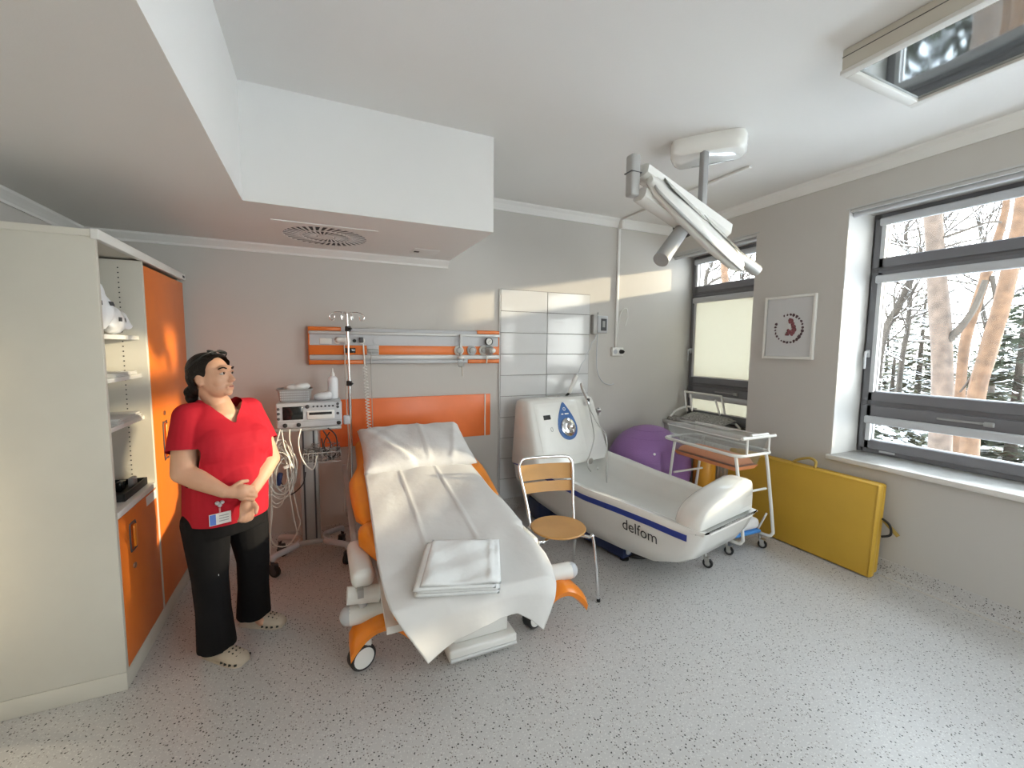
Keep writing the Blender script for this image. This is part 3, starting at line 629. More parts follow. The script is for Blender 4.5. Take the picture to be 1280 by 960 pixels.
def blob(name, parts, mt, parent=None, voxel=.006, smooth=4, cut=None):
    """one continuous surface grown from overlapping capsules and ellipsoids by voxel remeshing"""
    b = MB()
    for q in parts:
        if q[0] == 'c':
            _, p0, r0, p1, r1 = q; p0, p1 = V(p0), V(p1); d = p1-p0; L_ = max(d.length, 1e-5); x, y, z = frame(d); rg = []
            for k in range(7): a = -math.pi/2+math.pi/2*k/6; rg.append((p0+z*(math.sin(a)*r0), max(math.cos(a)*r0, 1e-4)))
            for k in range(7): a = math.pi/2*k/6; rg.append((p1+z*(math.sin(a)*r1), max(math.cos(a)*r1, 1e-4)))
            b.loft([[c+(x*math.cos(2*math.pi*k/18)+y*math.sin(2*math.pi*k/18))*r for k in range(18)] for c, r in rg], True)
        elif q[0] == 'e': b.sphere(q[1], q[2], 24, 14, q[3] if len(q) > 3 else None)
        elif q[0] == 'l':
            rings = []
            for (c, rx, ry, ux, uy) in q[1]: rings.append([V(c)+V(ux)*(math.copysign(abs(math.cos(a))**.85, math.cos(a))*rx)+V(uy)*(math.copysign(abs(math.sin(a))**.85, math.sin(a))*ry) for a in [2*math.pi*k/28 for k in range(28)]])
            b.loft(rings, True)
    o = b.build(name, mt, parent, fix=True)
    md = o.modifiers.new('r', 'REMESH'); md.mode = 'VOXEL'; md.voxel_size = voxel; md.use_smooth_shade = True
    if smooth: sm = o.modifiers.new('s', 'SMOOTH'); sm.iterations = smooth; sm.factor = .5
    dg = bpy.context.evaluated_depsgraph_get(); me = bpy.data.meshes.new_from_object(o.evaluated_get(dg)); o.modifiers.clear(); old = o.data; o.data = me; bpy.data.meshes.remove(old)
    if cut:
        org = root_loc(o); bm = bmesh.new(); bm.from_mesh(me); bmesh.ops.delete(bm, geom=[v for v in bm.verts if cut(v.co+org)], context='VERTS')
        loose = [v for v in bm.verts if not v.link_faces]; bmesh.ops.delete(bm, geom=loose, context='VERTS')
        for _ in range(10):
            new = {}
            for v in bm.verts:
                if v.is_boundary:
                    nb = [e.other_vert(v).co for e in v.link_edges if e.is_boundary]
                    if len(nb) == 2: new[v] = v.co*.4+(nb[0]+nb[1])*.3
            for v, c_ in new.items(): v.co = c_
        bm.to_mesh(me); bm.free()
    for p_ in me.polygons: p_.use_smooth = True
    if not me.materials: me.materials.append(mt)
    return o
# packs on the top shelf, papers, tray
def pack(c, s_, label, seed):
    r_ = random.Random(seed); t = thing('plastic_pack', c, label, 'pack', 'plastic wrapped packs in the cabinet'); c = V(c); P = []
    for k in range(16): P.append(('e', c+V((r_.uniform(-.6, .6)*s_[0], r_.uniform(-.8, .8)*s_[1], s_[2]*(.28+.5*r_.random()))), (s_[0]*r_.uniform(.3, .55), s_[1]*r_.uniform(.25, .5), s_[2]*r_.uniform(.12, .28))))
    P.append(('e', c+V((0, 0, s_[2]*.45)), (s_[0]*.8, s_[1]*.8, s_[2]*.45)))
    o = blob('wrapped_body', P, PLASTW, t, .012, 1)
    zmin = min(v.co.z for v in o.data.vertices)+c.z
    for v in o.data.vertices: v.co.z -= zmin-c.z-.001
    for dy in (-.04, .05):
        ok, loc, nr, _ = o.ray_cast(V((.5, dy*.8, s_[2]*.55))-V((0, 0, 0)), V((-1, 0, 0)))
        if ok:
            n2 = nr.normalized(); sx2 = n2.cross(V((0, 0, 1))).normalized(); u2 = sx2.cross(n2); MB().prism([(-.013, -.010), (.013, -.010), (.013, .010), (-.013, .010)], loc+c+n2*.002, sx2, -u2, .0015).build('printed_mark', DARK, t)
pack((-.945, 2.80, 1.661), (.055, .11, .14), 'low white plastic wrapped pack at the front of the top cabinet shelf', 3)
pack((-.945, 2.60, 1.661), (.055, .08, .26), 'tall crumpled white pack at the near end of the top cabinet shelf', 5)
def papers(z, n, y, x, label):
    t = thing('paper_stack', (x, y, z), label, 'papers', 'papers on the cabinet shelves'); r_ = random.Random(int(z*100))
    for k in range(n):
        MB().box((x-.11, y-.15, z+.0015+k*.006), (x+.11, y+.15, z+.006+k*.006), .001, R=Matrix.Rotation(r_.uniform(-.06, .06), 3, 'Z')).build('sheet_bundle', PAPER, t)
papers(1.455, 3, 2.76, -1.0, 'thin pile of papers on the second cabinet shelf')
papers(1.225, 5, 2.76, -1.0, 'thicker pile of papers on the third cabinet shelf')
t = thing('black_tray', (-1.0, 2.74, .845), 'black tray of small items on the cabinet worktop', 'tray')
MB().box((-1.06, 2.62, .846), (-.885, 2.92, .856), .003).box((-1.06, 2.62, .85), (-1.05, 2.92, .885), .003).box((-.895, 2.62, .85), (-.885, 2.92, .885), .003).box((-1.06, 2.62, .85), (-.885, 2.63, .885), .003).box((-1.06, 2.91, .85), (-.885, 2.92, .885), .003).build('tray_shell', BLACK, t)
for k in range(4): MB().box((-1.04+.035*k, 2.66+.05*k, .857), (-1.015+.035*k, 2.76+.035*k, .895+.006*k), .006).build('tray_item', (BLACK, DARK, BLACKG, GREYP)[k], t)
t = thing('steel_dispenser', (-.93, 2.50, .845), 'little steel bottle at the near end of the cabinet worktop', 'bottle')
MB().lathe([(.016, .001), (.018, .01), (.018, .05), (.008, .058), (.008, .07)], (-.93, 2.50, .845), n=14).build('bottle_body', STEEL, t); MB().box((-.94, 2.493, .914), (-.905, 2.507, .924), .003).build('nozzle', STEEL, t)

# ------------------------------------------------------------------ delivery bed
def zm(y): return .46+.265*(y-1.79)-(.0 if y > 2.3 else .03*((2.3-y)/.5)**2)*0
def bed():
    t = thing('delivery_bed', (.72, 2.6, 0), 'adjustable white delivery bed with orange mattress and wheel covers', 'bed')
    def slab(y0, y1, name, bulge):
        rg = []; n = 12
        for k in range(n+1):
            q = k/n; y = y0+(y1-y0)*q; e = min(q, 1-q)*n; sh = .0 if e >= 1 else .022*(1-e); zt = zm(y)-.004-sh; zb = zt-.10+2*sh
            bl = .035*math.sin(math.pi*q)**.6*bulge; tp = .22*max(0, min(1, (2.38-y)/.2))+.13*max(0, min(1, (y-2.9)/.2)); xa, xb = .185-bl*(1-tp/.22)+sh+.4*tp, 1.055+bl*(1-tp/.22)-sh-.1*tp
            rg.append([V((x, y, z)) for x, z in ((xa, zb+.025), (xa-.0, zt-.03), (xa+.012, zt-.008), (xa+.04, zt), (xb-.04, zt), (xb-.012, zt-.008), (xb, zt-.03), (xb, zb+.025), (xb-.03, zb), (xa+.03, zb))])
        MB().loft(rg, True).build(name, ORANGEV, t)
    slab(2.49, 3.49, 'back_cushion', 1.0); slab(1.80, 2.48, 'seat_cushion', 1.1)
    # bed deck under the cushions
    d = MB()
    for y0, y1 in ((2.5, 3.47), (1.86, 2.46)):
        d.loft([[V((x, y, zm(y)-.112+dz)) for x, dz in ((.24, 0), (1.0, 0), (1.0, -.035), (.24, -.035))] for y in (y0, y1)], True, smooth=False)
    d.build('deck', WHITE, t)
    for xs in (.15, 1.13):
        MB().loft([[V((xs-.014, y, z-.02)), V((xs+.014, y, z-.02)), V((xs+.014, y, z+.02)), V((xs-.014, y, z+.02))] for y, z in ((2.08, .42), (2.6, .52), (3.4, .70))], True).build('side_rail', GREYM, t)
    # white moulded shoulders at the seat
    for xs, s_ in ((.16, -1), (1.08, 1)):
        MB().box((xs-.05, 2.1, .43), (xs+.06, 2.5, .52), .035, seg=3).build('rail_cover', WHITE, t)
        MB().cyl((xs-.07, 2.13, .40), (xs+.08, 2.13, .385), .042, .046, 18).build('grip_tube', WHITE, t)
        MB().cyl((xs+.0, 2.13, .37), (xs+.01, 2.13, .26), .022, n=12).build('grip_post', LGREY, t)
        MB().cyl((xs+.04, 2.25, .30), (xs+.14 if s_ < 0 else xs-.06, 2.25, .30), .05, n=16).build('pivot_housing', WHITE, t)
    # base
    MB().box((.42, 2.2, .12), (1.04, 3.4, .2), .02).build('base_frame', WHITE, t)
    MB().box((.52, 2.35, .19), (.94, 2.75, .5), .03).build('lift_column', WHITE, t)
    MB().box((.56, 2.85, .19), (.90, 3.2, .62), .03).build('lift_column', LGREY, t)
    for y in (2.12, 3.3):
        e0, e1 = (V((.10, 2.14, .29)), V((1.30, 2.03, .32))) if y < 3 else (V((.33, y, .27)), V((1.24, y, .27)))
        MB().cyl(e0, e1, .048, n=18).build('cross_tube', WHITE, t)
        for e in (e0, e1): MB().sphere(e, .048, 16, 8).build('tube_cap', LGREY, t)
    # orange arched wheel covers
    for y in (2.10, 3.32):
        for x0, x1, low, yo, zo in (((.095, .40, 0, 0, .06), (1.05, 1.355, 1, -.10, .06)) if y < 3 else ((.31, .58, 0, 0, 0), (.98, 1.26, 0, 0, 0))):
            pr = []; N = 12
            top = []; bot = []
            for k in range(N+1):
                q = k/N; x = x0+(x1-x0)*q; a = math.sin(math.pi*min(1, max(0, q)))
                top.append((x, .155+.085*a**.6-.02*abs(2*q-1))); bot.append((x, .095+.085*a-.035*abs(2*q-1)**3))
            rg = []
            for (x, zt), (_, zb) in zip(top, bot):
                rg.append([V((x, y+yo+dy, z_+zo)) for dy, z_ in ((-.075, zb), (-.085, (zt+zb)/2), (-.06, zt-.005), (-.02, zt), (.05, zt), (.07, zb))])
            MB().loft(rg, True).build('wheel_cover', ORANGED, t)
    for x, y in ((.152, 2.14), (1.09, 2.08), (.36, 3.34), (1.20, 3.34)):
        r = .066; c = V((x, y, 0)); cs = MB()
        cs.box(c+V((-.045, -.02, .07)), c+V((.05, .045, .15)), .02).build('caster_fork', WHITE, t)
        wl = MB().lathe([(.05, -.03), (.060, -.03), (.066, -.022), (.066, .022), (.060, .03), (.05, .03)], c+V((0, 0, r)), (.35, -.93, 0), 28).build('wheel', BLACK, t)
        ax = V((.35, -.93, 0)).normalized(); MB().lathe([(.002, -.036), (.03, -.036), (.052, -.03), (.052, .03), (.03, .036), (.002, .036)], c+V((0, 0, r)), ax, 24).build('wheel_disc', WHITE, wl)
    # foot pedestal with step plate
    MB().box((.585, 2.0, .085), (.895, 2.3, .33), .012).build('foot_column', WHITE, t)
    MB().box((.735, 1.997, .20), (.755, 2.001, .25), .002).build('column_slot', BLACK, t)
    st = MB().box((.555, 1.955, .012), (.93, 2.25, .085), .014).build('step_plate', WHITE, t)
    MB().cyl((.56, 1.958, .035), (.925, 1.958, .035), .012, n=10).build('step_edge', ALU, st)
    for x in (.62, .86): MB().cyl((x, 2.1, 0), (x, 2.1, .015), .02, n=12).build('foot', BLACK, st)
    # support for the drip pole at the head end
    MB().box((.16, 3.56, .24), (.5, 3.64, .29), .01).box((.44, 3.38, .15), (.5, 3.6, .28), .01).build('pole_bracket', GREYM, t)
bed()
def sheet():
    rows = [(3.04, .255, 1.00), (2.88, .249, .994), (2.69, .246, 1.013), (2.52, .241, 1.03), (2.32, .236, 1.06), (2.13, .230, 1.085), (1.98, .232, 1.11), (1.88, .238, 1.10), (1.80, .25, 1.07)]
    hemx = [.25, .396, .46, .525, .644, .74, .833, .90, .967, 1.04]; hemz = [.44, .232, .262, .297, .338, .347, .345, .30, .236, .40]
    hl, hr = .396, .975
    def hz(x): return float(np.interp(x, hemx, hemz))
    def fn(u, v):
        if v <= .72:
            q = v/.72*(len(rows)-1); i = min(int(q), len(rows)-2); f = q-i
            y = rows[i][0]+(rows[i+1][0]-rows[i][0])*f; a = rows[i][1]+(rows[i+1][1]-rows[i][1])*f; c = rows[i][2]+(rows[i+1][2]-rows[i][2])*f
            x = a+(c-a)*u; z = zm(y)+.017
            for fx, amp in ((.29, .005), (.62, .006)):
                z += amp*math.exp(-((u-fx-.02*math.sin(y*3))/.012)**2)
            z += .005*math.sin(x*9+y*5)+.004*math.sin(y*17+x*4)+.004*math.sin(x*23-y*11)*math.sin(y*7)
            z -= .05*max(0, (u-.90)/.10)**2*(1 if y < 2.2 else .25)
            z += .012*math.exp(-((y-2.35+.3*(u-.5))/.08)**2)*math.exp(-((u-.45)/.25)**2)
            return (x, y, z)
        w_ = (v-.72)/.28; x0 = .25+(1.07-.25)*u; x1 = hl+(hr-hl)*u
        zt = zm(1.80)+.017-.05*max(0, (u-.90)/.10)**2; zb = hz(x1)
        for fx, amp in ((.29, .005), (.62, .006)): zt += amp*math.exp(-((u-fx)/.012)**2)*(1-w_)
        x = x0+(x1-x0)*w_; z = zt+(zb-zt)*w_
        y = 1.795-.035*math.sin(min(1, w_*2.5)*math.pi/2)+.012*math.sin(u*11)*w_-.02*w_
        return (x, y, z)
    o = tag(MB().surf(fn, 72, 110, .0015).build('bed_sheet', SHEET, auto=False), 'white disposable sheet with fold creases draped over the delivery bed', 'sheet')
sheet()
def pillow():
    c = V((.64, 3.14, .868)); W_, D_ = .395, .275; sl_ = .37
    ux = V((1, -.02, 0)).normalized(); uy = V((0, math.cos(sl_), math.sin(sl_))); uz = ux.cross(uy)
    b = MB()
    def half(sg):
        def fn(u, v):
            a, e = 2*u-1, 2*v-1; k = (1-a**6)**.5*(1-e**6)**.5 if abs(a) < 1 and abs(e) < 1 else 0
            pin = 1-.06*(1-abs(a))*0-.05*math.cos(a*math.pi/2)*abs(e)**3; pin2 = 1-.04*math.cos(e*math.pi/2)*abs(a)**3
            h = .085*k**.9*(.75+.25*math.cos(a*1.2)*math.cos(e*1.2))
            h += k*(.006*math.sin(7*a+3*e)+.004*math.sin(13*a*e+5*a)+.008*math.exp(-((a-.12)/.03)**2))
            h += .012*k*math.exp(-((a+.62+.45*e)/.07)**2)-.012*k*math.exp(-((a+.45+.4*e)/.08)**2)+.012*k*math.exp(-((a-.72-.2*e)/.06)**2)
            return c+ux*(a*W_*pin2)+uy*(e*D_*pin)+uz*(sg*h*(1 if sg > 0 else .55))
        b.surf(fn, 56, 36)
    half(1); half(-1)
    o = b.build('pillow', LINEN, auto=False); tag(o, 'plump white pillow at the raised head of the delivery bed', 'pillow')
pillow()
def towel():
    def slope(x, y): d = ray(x, y); tt = (.46+.03-.265*1.79-CAMZ)/(d.z-.265*d.y); return CAM+d*tt
    A, B, C_, D_ = slope(517, 748), slope(624, 742), slope(622, 683), slope(535, 684)
    t = thing('folded_linen', (A+B+C_+D_)/4, 'folded satin white linen lying near the foot of the bed', 'linen')
    n_ = (B-A).cross(D_-A).normalized()
    r_ = random.Random(4)
    for k in range(4):
        s_ = 1-.012*k; off = .002+.013*k; cc = (A+B+C_+D_)/4; th = .011
        def fn(u, v, k=k):
            p = (A*(1-u)+B*u)*(1-v)+(D_*(1-u)+C_*u)*v; p = cc+(p-cc)*s_+V((.006*k*(1 if k % 2 else -1), .004*k, 0))
            e = min(u, 1-u, v, 1-v); h = off+th*(min(1, e*14))**.5
            if k == 3: h += .006*math.sin(u*9+v*4)*min(1, e*10)+.005*math.sin(v*13-u*6)*min(1, e*10)+.012*math.exp(-((u-.86)/.025)**2)*min(1, e*12)
            return p+n_*h
        def fb(u, v, k=k):
            p = fn(u, v, k); e = min(u, 1-u, v, 1-v); return p-n_*th*.95*(min(1, e*14))**.5
        MB().surf(fn, 30, 22).surf(fb, 30, 22).build('fold', TOWEL, t, auto=False)
towel()

# drip pole on the bed's head bracket
def drip():
    x, y = .212, 3.6; t = thing('drip_pole', (x, y, .28), 'chrome drip pole with four hooks standing at the head of the bed', 'drip stand')
    topz = ony(434, 392, y).z
    MB().cyl((x, y, .2905), (x, y, 1.35), .013, n=14).build('lower_tube', CHROME, t)
    MB().cyl((x, y, 1.3), (x-.006, y, topz), .009, n=12).build('upper_tube', CHROME, t)
    for z in (ony(440, 479, y).z, ony(436, 411, y).z): MB().lathe([(.012, -.022), (.022, -.018), (.022, .018), (.012, .022)], (x-.002, y, z), n=14).cyl((x, y-.01, z), (x+.02, y-.045, z), .008).build('clamp_knob', BLACK, t)
    for dx, dy in ((-1, .1), (-.35, -.3), (.35, .3), (1, -.1)):
        p = V((x-.006, y, topz-.005)); d = V((dx, dy, 0))*.125
        pts = [p, p+d*.35+V((0, 0, .015)), p+d*.75+V((0, 0, .012)), p+d+V((0, 0, -.012)), p+d*.95+V((0, 0, -.045)), p+d*.78+V((0, 0, -.045)), p+d*.72+V((0, 0, -.015))]
        MB().tube(pts, .0035, 6).build('hook', CHROME, t)
drip()

# ------------------------------------------------------------------ monitor trolley
def trolley():
    x, y = -.09, 3.40; t = thing('monitor_trolley', (x, y, 0), 'grey wheeled trolley carrying the monitor beside the nurse', 'trolley')
    MB().box((x-.065, y-.03, .17), (x+.065, y+.03, 1.03), .012).build('column', GREYM, t)
    for s_ in (-1, 1): MB().box((x+s_*.035-.006, y-.034, .19), (x+s_*.035+.006, y-.028, 1.02)).build('column_groove', DARK, t)
    MB().box((x-.2, y-.15, 1.02), (x+.22, y+.15, 1.045), .006).build('top_plate', GREYM, t)
    MB().box((x-.12, y-.05, .15), (x+.12, y+.05, .185), .01).build('base_hub', GREYM, t)
    for cx, cy in ((-.325, 3.265), (.145, 3.262), (-.30, 3.58), (.12, 3.58)):
        MB().tube([(x+(.08 if cx > x else -.08), y, .165), ((cx+x)/2, (cy+y)/2, .165), (cx, cy, .15), (cx, cy, .13)], .022, 8, res=4).build('leg', LGREY, t)
        caster(t, (cx, cy), .043, .9 if cx < 0 else -.6, DARK, .06, .028, hub=DARK)
    # wire basket shelf
    b = MB(); z0, z1 = .80, .87; bx0, bx1, by0, by1 = x-.03, x+.21, y-.2, y-.045
    for z in (z0, z1): b.tube([(bx0, by0, z), (bx1, by0, z), (bx1, by1, z), (bx0, by1, z)], .003, 6, closed=True, smoothpath=False)
    for k in range(9): q = bx0+(bx1-bx0)*k/8; b.tube([(q, by0, z1), (q, by0, z0), (q, by1, z0), (q, by1, z1)], .002, 5, smoothpath=False)
    b.build('wire_basket', GREYM, t)
trolley()
def monitor():
    y0, y1 = 3.24, 3.52; a = ony(344, 506, y0); c = ony(428, 534, y0); x0, x1 = a.x, c.x; z1 = 1.222; z0 = 1.046
    t = thing('fetal_monitor', ((x0+x1)/2, 3.38, z0), 'light grey fetal monitor with dark screen on top of the trolley', 'monitor')
    H = z1-z0
    MB().box((x0, y0, z0), (x1, y1, z1), .012).build('case', LGREY, t)
    def fx(q): return x0+(x1-x0)*q
    def fz(q): return z1-H*q
    MB().box((fx(.10), y0-.004, fz(.66)), (fx(.40), y0+.004, fz(.14)), .004).build('screen', BLACKG, t)
    MB().box((fx(.46), y0-.005, fz(.68)), (fx(.88), y0+.004, fz(.34)), .004).build('printer_door', WHITE, t)
    MB().box((fx(.49), y0-.007, fz(.50)), (fx(.84), y0-.002, fz(.40)), .002).build('paper_slot', BLACK, t)
    MB().box((fx(.0), y0-.003, fz(.745)), (fx(1), y0+.002, fz(.73)), .0005).build('panel_seam', GREYP, t)
    def knob(qx, qz, r, mt, nm): MB().lathe([(r, 0), (r*.9, .006), (r*.3, .008)], (fx(qx), y0, fz(qz)), (0, -1, 0), 14).build(nm, mt, t)
    for qz in (.22, .40, .60): knob(.04, qz, .010, DARK, 'button')
    knob(.465, .17, .014, DARK, 'button')
    for k in range(6): knob(.56+.06*k, .17, .007, DARK, 'button')
    for qz in (.10, .22, .48): knob(.935, qz, .010, DARK, 'button')
    for qx in (.13, .33, .945): knob(qx, .87, .015, BLACK, 'probe_socket')
    # cables
    r_ = random.Random(11)
    def cab(pts, mt, r=.0045, nm='cable'): MB().tube([ony(px, py, yy) for px, py, yy in pts], r, 6).build(nm, mt, t)
    cab([(350, 537, 3.21), (348, 545, 3.19), (338, 580, 3.18), (334, 610, 3.18), (345, 630, 3.19), (362, 615, 3.2), (368, 590, 3.2), (355, 560, 3.21), (342, 570, 3.2), (336, 600, 3.19), (340, 640, 3.19), (338, 668, 3.19), (345, 682, 3.2), (362, 680, 3.21), (375, 655, 3.22), (372, 640, 3.22), (360, 585, 3.22), (350, 555, 3.22)], CABLE)
    cab([(352, 538, 3.2), (356, 560, 3.18), (366, 585, 3.18), (364, 612, 3.18), (350, 624, 3.18), (337, 612, 3.19), (336, 585, 3.19), (346, 560, 3.2), (358, 570, 3.2), (366, 600, 3.2)], CABLE)
    cab([(362, 537, 3.2), (362, 550, 3.18), (366, 565, 3.18), (366, 590, 3.185), (352, 612, 3.19), (340, 600, 3.2), (341, 570, 3.2), (352, 552, 3.2)], CABLE)
    cab([(376, 536, 3.2), (373, 552, 3.17), (376, 570, 3.16), (384, 583, 3.165), (392, 586, 3.18), (396, 570, 3.2)], CABLE, .005)
    cab([(356, 556, 3.21), (360, 600, 3.17), (366, 640, 3.17), (372, 668, 3.18)], CABLE)
    cab([(342, 545, 3.21), (340, 585, 3.18), (339, 640, 3.17), (337, 700, 3.18)], CABLE)
    cab([(410, 535, 3.24), (420, 545, 3.22), (421, 565, 3.22), (412, 572, 3.23), (405, 555, 3.23), (412, 540, 3.24)], BLACK)
    cab([(404, 538, 3.24), (414, 556, 3.22), (406, 566, 3.23), (402, 548, 3.24)], BLACK)
    cab([(350, 600, 3.22), (362, 618, 3.21), (378, 606, 3.22), (382, 590, 3.23)], BLACK, .004)
    cab([(340, 540, 3.23), (337, 556, 3.22), (342, 575, 3.22), (338, 590, 3.22)], DARK, .004)
    for k in range(7):
        cx_, cy_, ra, rb, yy = 350+r_.uniform(-6, 8), 590+r_.uniform(-14, 14), r_.uniform(9, 15), r_.uniform(20, 34), 3.175+.006*k
        cab([(cx_+ra*math.cos(a_)+r_.uniform(-2, 2), cy_+rb*math.sin(a_), yy+.01*math.sin(a_*1.5)) for a_ in [j*.55-1.4+k for j in range(13)]], (CABLE, CABLEG, CABLE)[k % 3], .004)
    q0 = ony(360, 583, 3.175); MB().box(q0+V((-.028, -.006, -.01)), q0+V((.028, .002, .012)), .003, R=Matrix.Rotation(-.35, 3, 'Y')).build('cable_tag', WHITE, t)
    q0 = ony(350, 598, 3.20); MB().box(q0+V((-.02, -.012, -.05)), q0+V((.012, .012, .04)), .008, R=Matrix.Rotation(.2, 3, 'Y')).build('probe_holder', NAVY, t)
    q0 = ony(434, 525, 3.3); MB().box(q0+V((-.025, -.02, -.03)), q0+V((.02, .02, .035)), .008).build('cable_hook', LGREY, t)
monitor()
t = tag(MB().build('wire_tangle', DARK), '', None); bpy.data.objects.remove(t)
b = MB(); r_ = random.Random(5); c = V((0.0, 3.28, .845))
for k in range(46):
    p0 = c+V((r_.uniform(-.10, .12), r_.uniform(-.06, .06), r_.uniform(-.035, .06))); pts = [p0]
    for j in range(4): pts.append(pts[-1]+V((r_.uniform(-.06, .06), r_.uniform(-.03, .03), r_.uniform(-.03, .03))))
    for q in pts: q.x = min(max(q.x, -.115), .115); q.y = min(max(q.y, 3.21), 3.345); q.z = min(max(q.z, .808), .91)
    b.tube(pts, .0025, 5, res=4)
tag(b.build('wire_tangle', mat('tangle_wires', (.20, .19, .18), .6, var=.7, scale=25)), 'tangle of thin dark and pale wires in the trolley basket', 'wires', None, 'stuff')
# things on the monitor
def basket():
    z = 1.2235; p = V((-.165, 3.36, z)); t = thing('plastic_basket', p, 'grey woven plastic basket of wipes on top of the monitor', 'basket')
    b = MB(); rg = []
    def rr(s_, zz, th=0): return [p+V((x*(s_-th), y*(s_-th), zz)) for x, y in catmull2([(-.105, -.075), (.105, -.075), (.105, .075), (-.105, .075)])] if 0 else [p+V((math.copysign(abs(math.cos(a))**.35, math.cos(a))*(.108*s_-th), math.copysign(abs(math.sin(a))**.35, math.sin(a))*(.078*s_-th), zz)) for a in [2*math.pi*k/40 for k in range(40)]]
    b.loft([rr(.88, .0005), rr(1, .085), rr(1, .085, .004), rr(.88, .005, .004)], True); b.build('shell', GREYP, t)
    rim = MB().tube(rr(1.03, .085), .005, 6, closed=True, smoothpath=False).build('rim', GREYP, t)
    for i in range(4):
        for k in range(16):
            x = -.085+.17*k/15; MB().box(p+V((x-.0035, -.0785+.0009*(3-i)*1.5+.0, .014+.017*i)), p+V((x+.0035, -.0735, .023+.017*i))).build('weave_hole', LGREY, t) if k % 1 == 0 and i < 4 else 0
    P = [('e', p+V((r_.uniform(-.07, .07), r_.uniform(-.04, .04), .075+.03*r_.random())), (.045, .035, .026)) for _ in range(9)]
    t2 = thing('wipes', p+V((0, 0, .06)), 'crumpled white wipes heaped in the grey basket', 'wipes'); blob('wipes_heap', P, PAPER, t2, .008, 1)
basket()
p = V((.085, 3.40, 1.2235)); t = thing('spray_bottle', p, 'white plastic bottle with pointed cap on top of the monitor', 'bottle')
MB().lathe([(.03, .0005), (.036, .006), (.036, .13), (.034, .15), (.02, .165), (.013, .168)], p, n=20).build('bottle_body', PLASTW, t); MB().lathe([(.014, .166), (.014, .185), (.006, .20), (.004, .225)], p, n=14).build('cap', WHITE, t)
p = V((.018, 3.33, 1.2235)); t = thing('wipes_packet', p, 'soft white packet of wet wipes lying beside the white bottle', 'packet')
blob('packet', [('e', p+V((0, 0, .03)), (.06, .045, .028)), ('e', p+V((-.03, .005, .026)), (.035, .04, .024)), ('e', p+V((.03, 0, .034)), (.03, .04, .03))], PLASTW, t, .007, 1)

# ------------------------------------------------------------------ chair
def chair():
    c = V((1.385, 2.31, 0)); t = thing('bistro_chair', c, 'steel tube chair with round beech plywood seat between bed and tub', 'chair')
    a = math.radians(-9); fx = V((math.cos(a), math.sin(a), 0)); fy = V((-math.sin(a), math.cos(a), 0))   # fy points to the back
    def P(x, y, z): return c+fx*x+fy*y+V((0, 0, z))
    MB().lathe([(.02, .436), (.12, .438), (.172, .444), (.180, .452), (.176, .459), (.12, .4545), (.02, .452)], c, n=40).build('seat', WOOD, t)
    MB().tube([P(.14, .02, .43), P(0, .13, .43), P(-.14, .02, .43), P(0, -.13, .43)], .009, closed=True).build('seat_ring', CHROME, t)
    for s_ in (-1, 1):
        MB().tube([P(s_*.10, -.10, .43), P(s_*.155, -.135, .428), P(s_*.185, -.14, .40), P(s_*.225, -.15, .0)], .0105, res=5).build('front_leg', CHROME, t)
        MB().tube([P(s_*.165, .06, .43), P(s_*.175, .10, .40), P(s_*.19, .20, .0)], .0105, res=5).build('rear_leg', CHROME, t)
    bk = [P(-.155, .10, .43), P(-.172, .17, .60), P(-.195, .235, .76), P(-.185, .25, .825), P(-.13, .258, .85), P(.13, .258, .85), P(.185, .25, .825), P(.195, .235, .76), P(.172, .17, .60), P(.155, .10, .43)]
    MB().tube(bk, .0105, 10).build('back_frame', CHROME, t)
    for z0, z1 in ((.70, .80), (.622, .688)):
        def fn(u, v):
            z = z0+(z1-z0)*v; y = .095+.165*((z-.43)/.40); x = (2*u-1)*(.178+.012*(z-.6)/.2); return P(x, y+.012-.02*(1-(2*u-1)**2)*-1, z)
        MB().surf(fn, 12, 4, .009).build('back_slat', WOOD, t)
    for x, y in ((-.225, -.15), (.225, -.15), (-.19, .20), (.19, .20)): MB().cyl(P(x, y, 0), P(x, y, .02), .0125, n=10).build('foot_cap', BLACK, t)
chair()

# ------------------------------------------------------------------ birthing tub
O = V((2.07, 3.62, 0)); AX = V((.204, -.979, 0)).normalized(); SD = V((.979, .204, 0)).normalized(); ZV = V((0, 0, 1))
def TP(t_, s_, z): return O+AX*t_+SD*s_+ZV*z
ST = [(0.0, .455, .62, .62, .30), (.10, .46, .62, .61, .26), (.30, .46, .605, .40, .21), (.60, .465, .575, .34, .17), (.90, .455, .545, .32, .15), (1.20, .425, .535, .32, .14), (1.45, .395, .52, .34, .145), (1.60, .375, .505, .36, .20), (1.70, .365, .50, .495, .27), (1.76, .355, .497, .495, .37), (1.80, .345, .495, .495, .478)]
def tub_at(t_):
    for i in range(len(ST)-1):
        if ST[i][0] <= t_ <= ST[i+1][0]:
            f = (t_-ST[i][0])/(ST[i+1][0]-ST[i][0]); return [a+(b_-a)*f for a, b_ in zip(ST[i], ST[i+1])]
    return ST[-1]
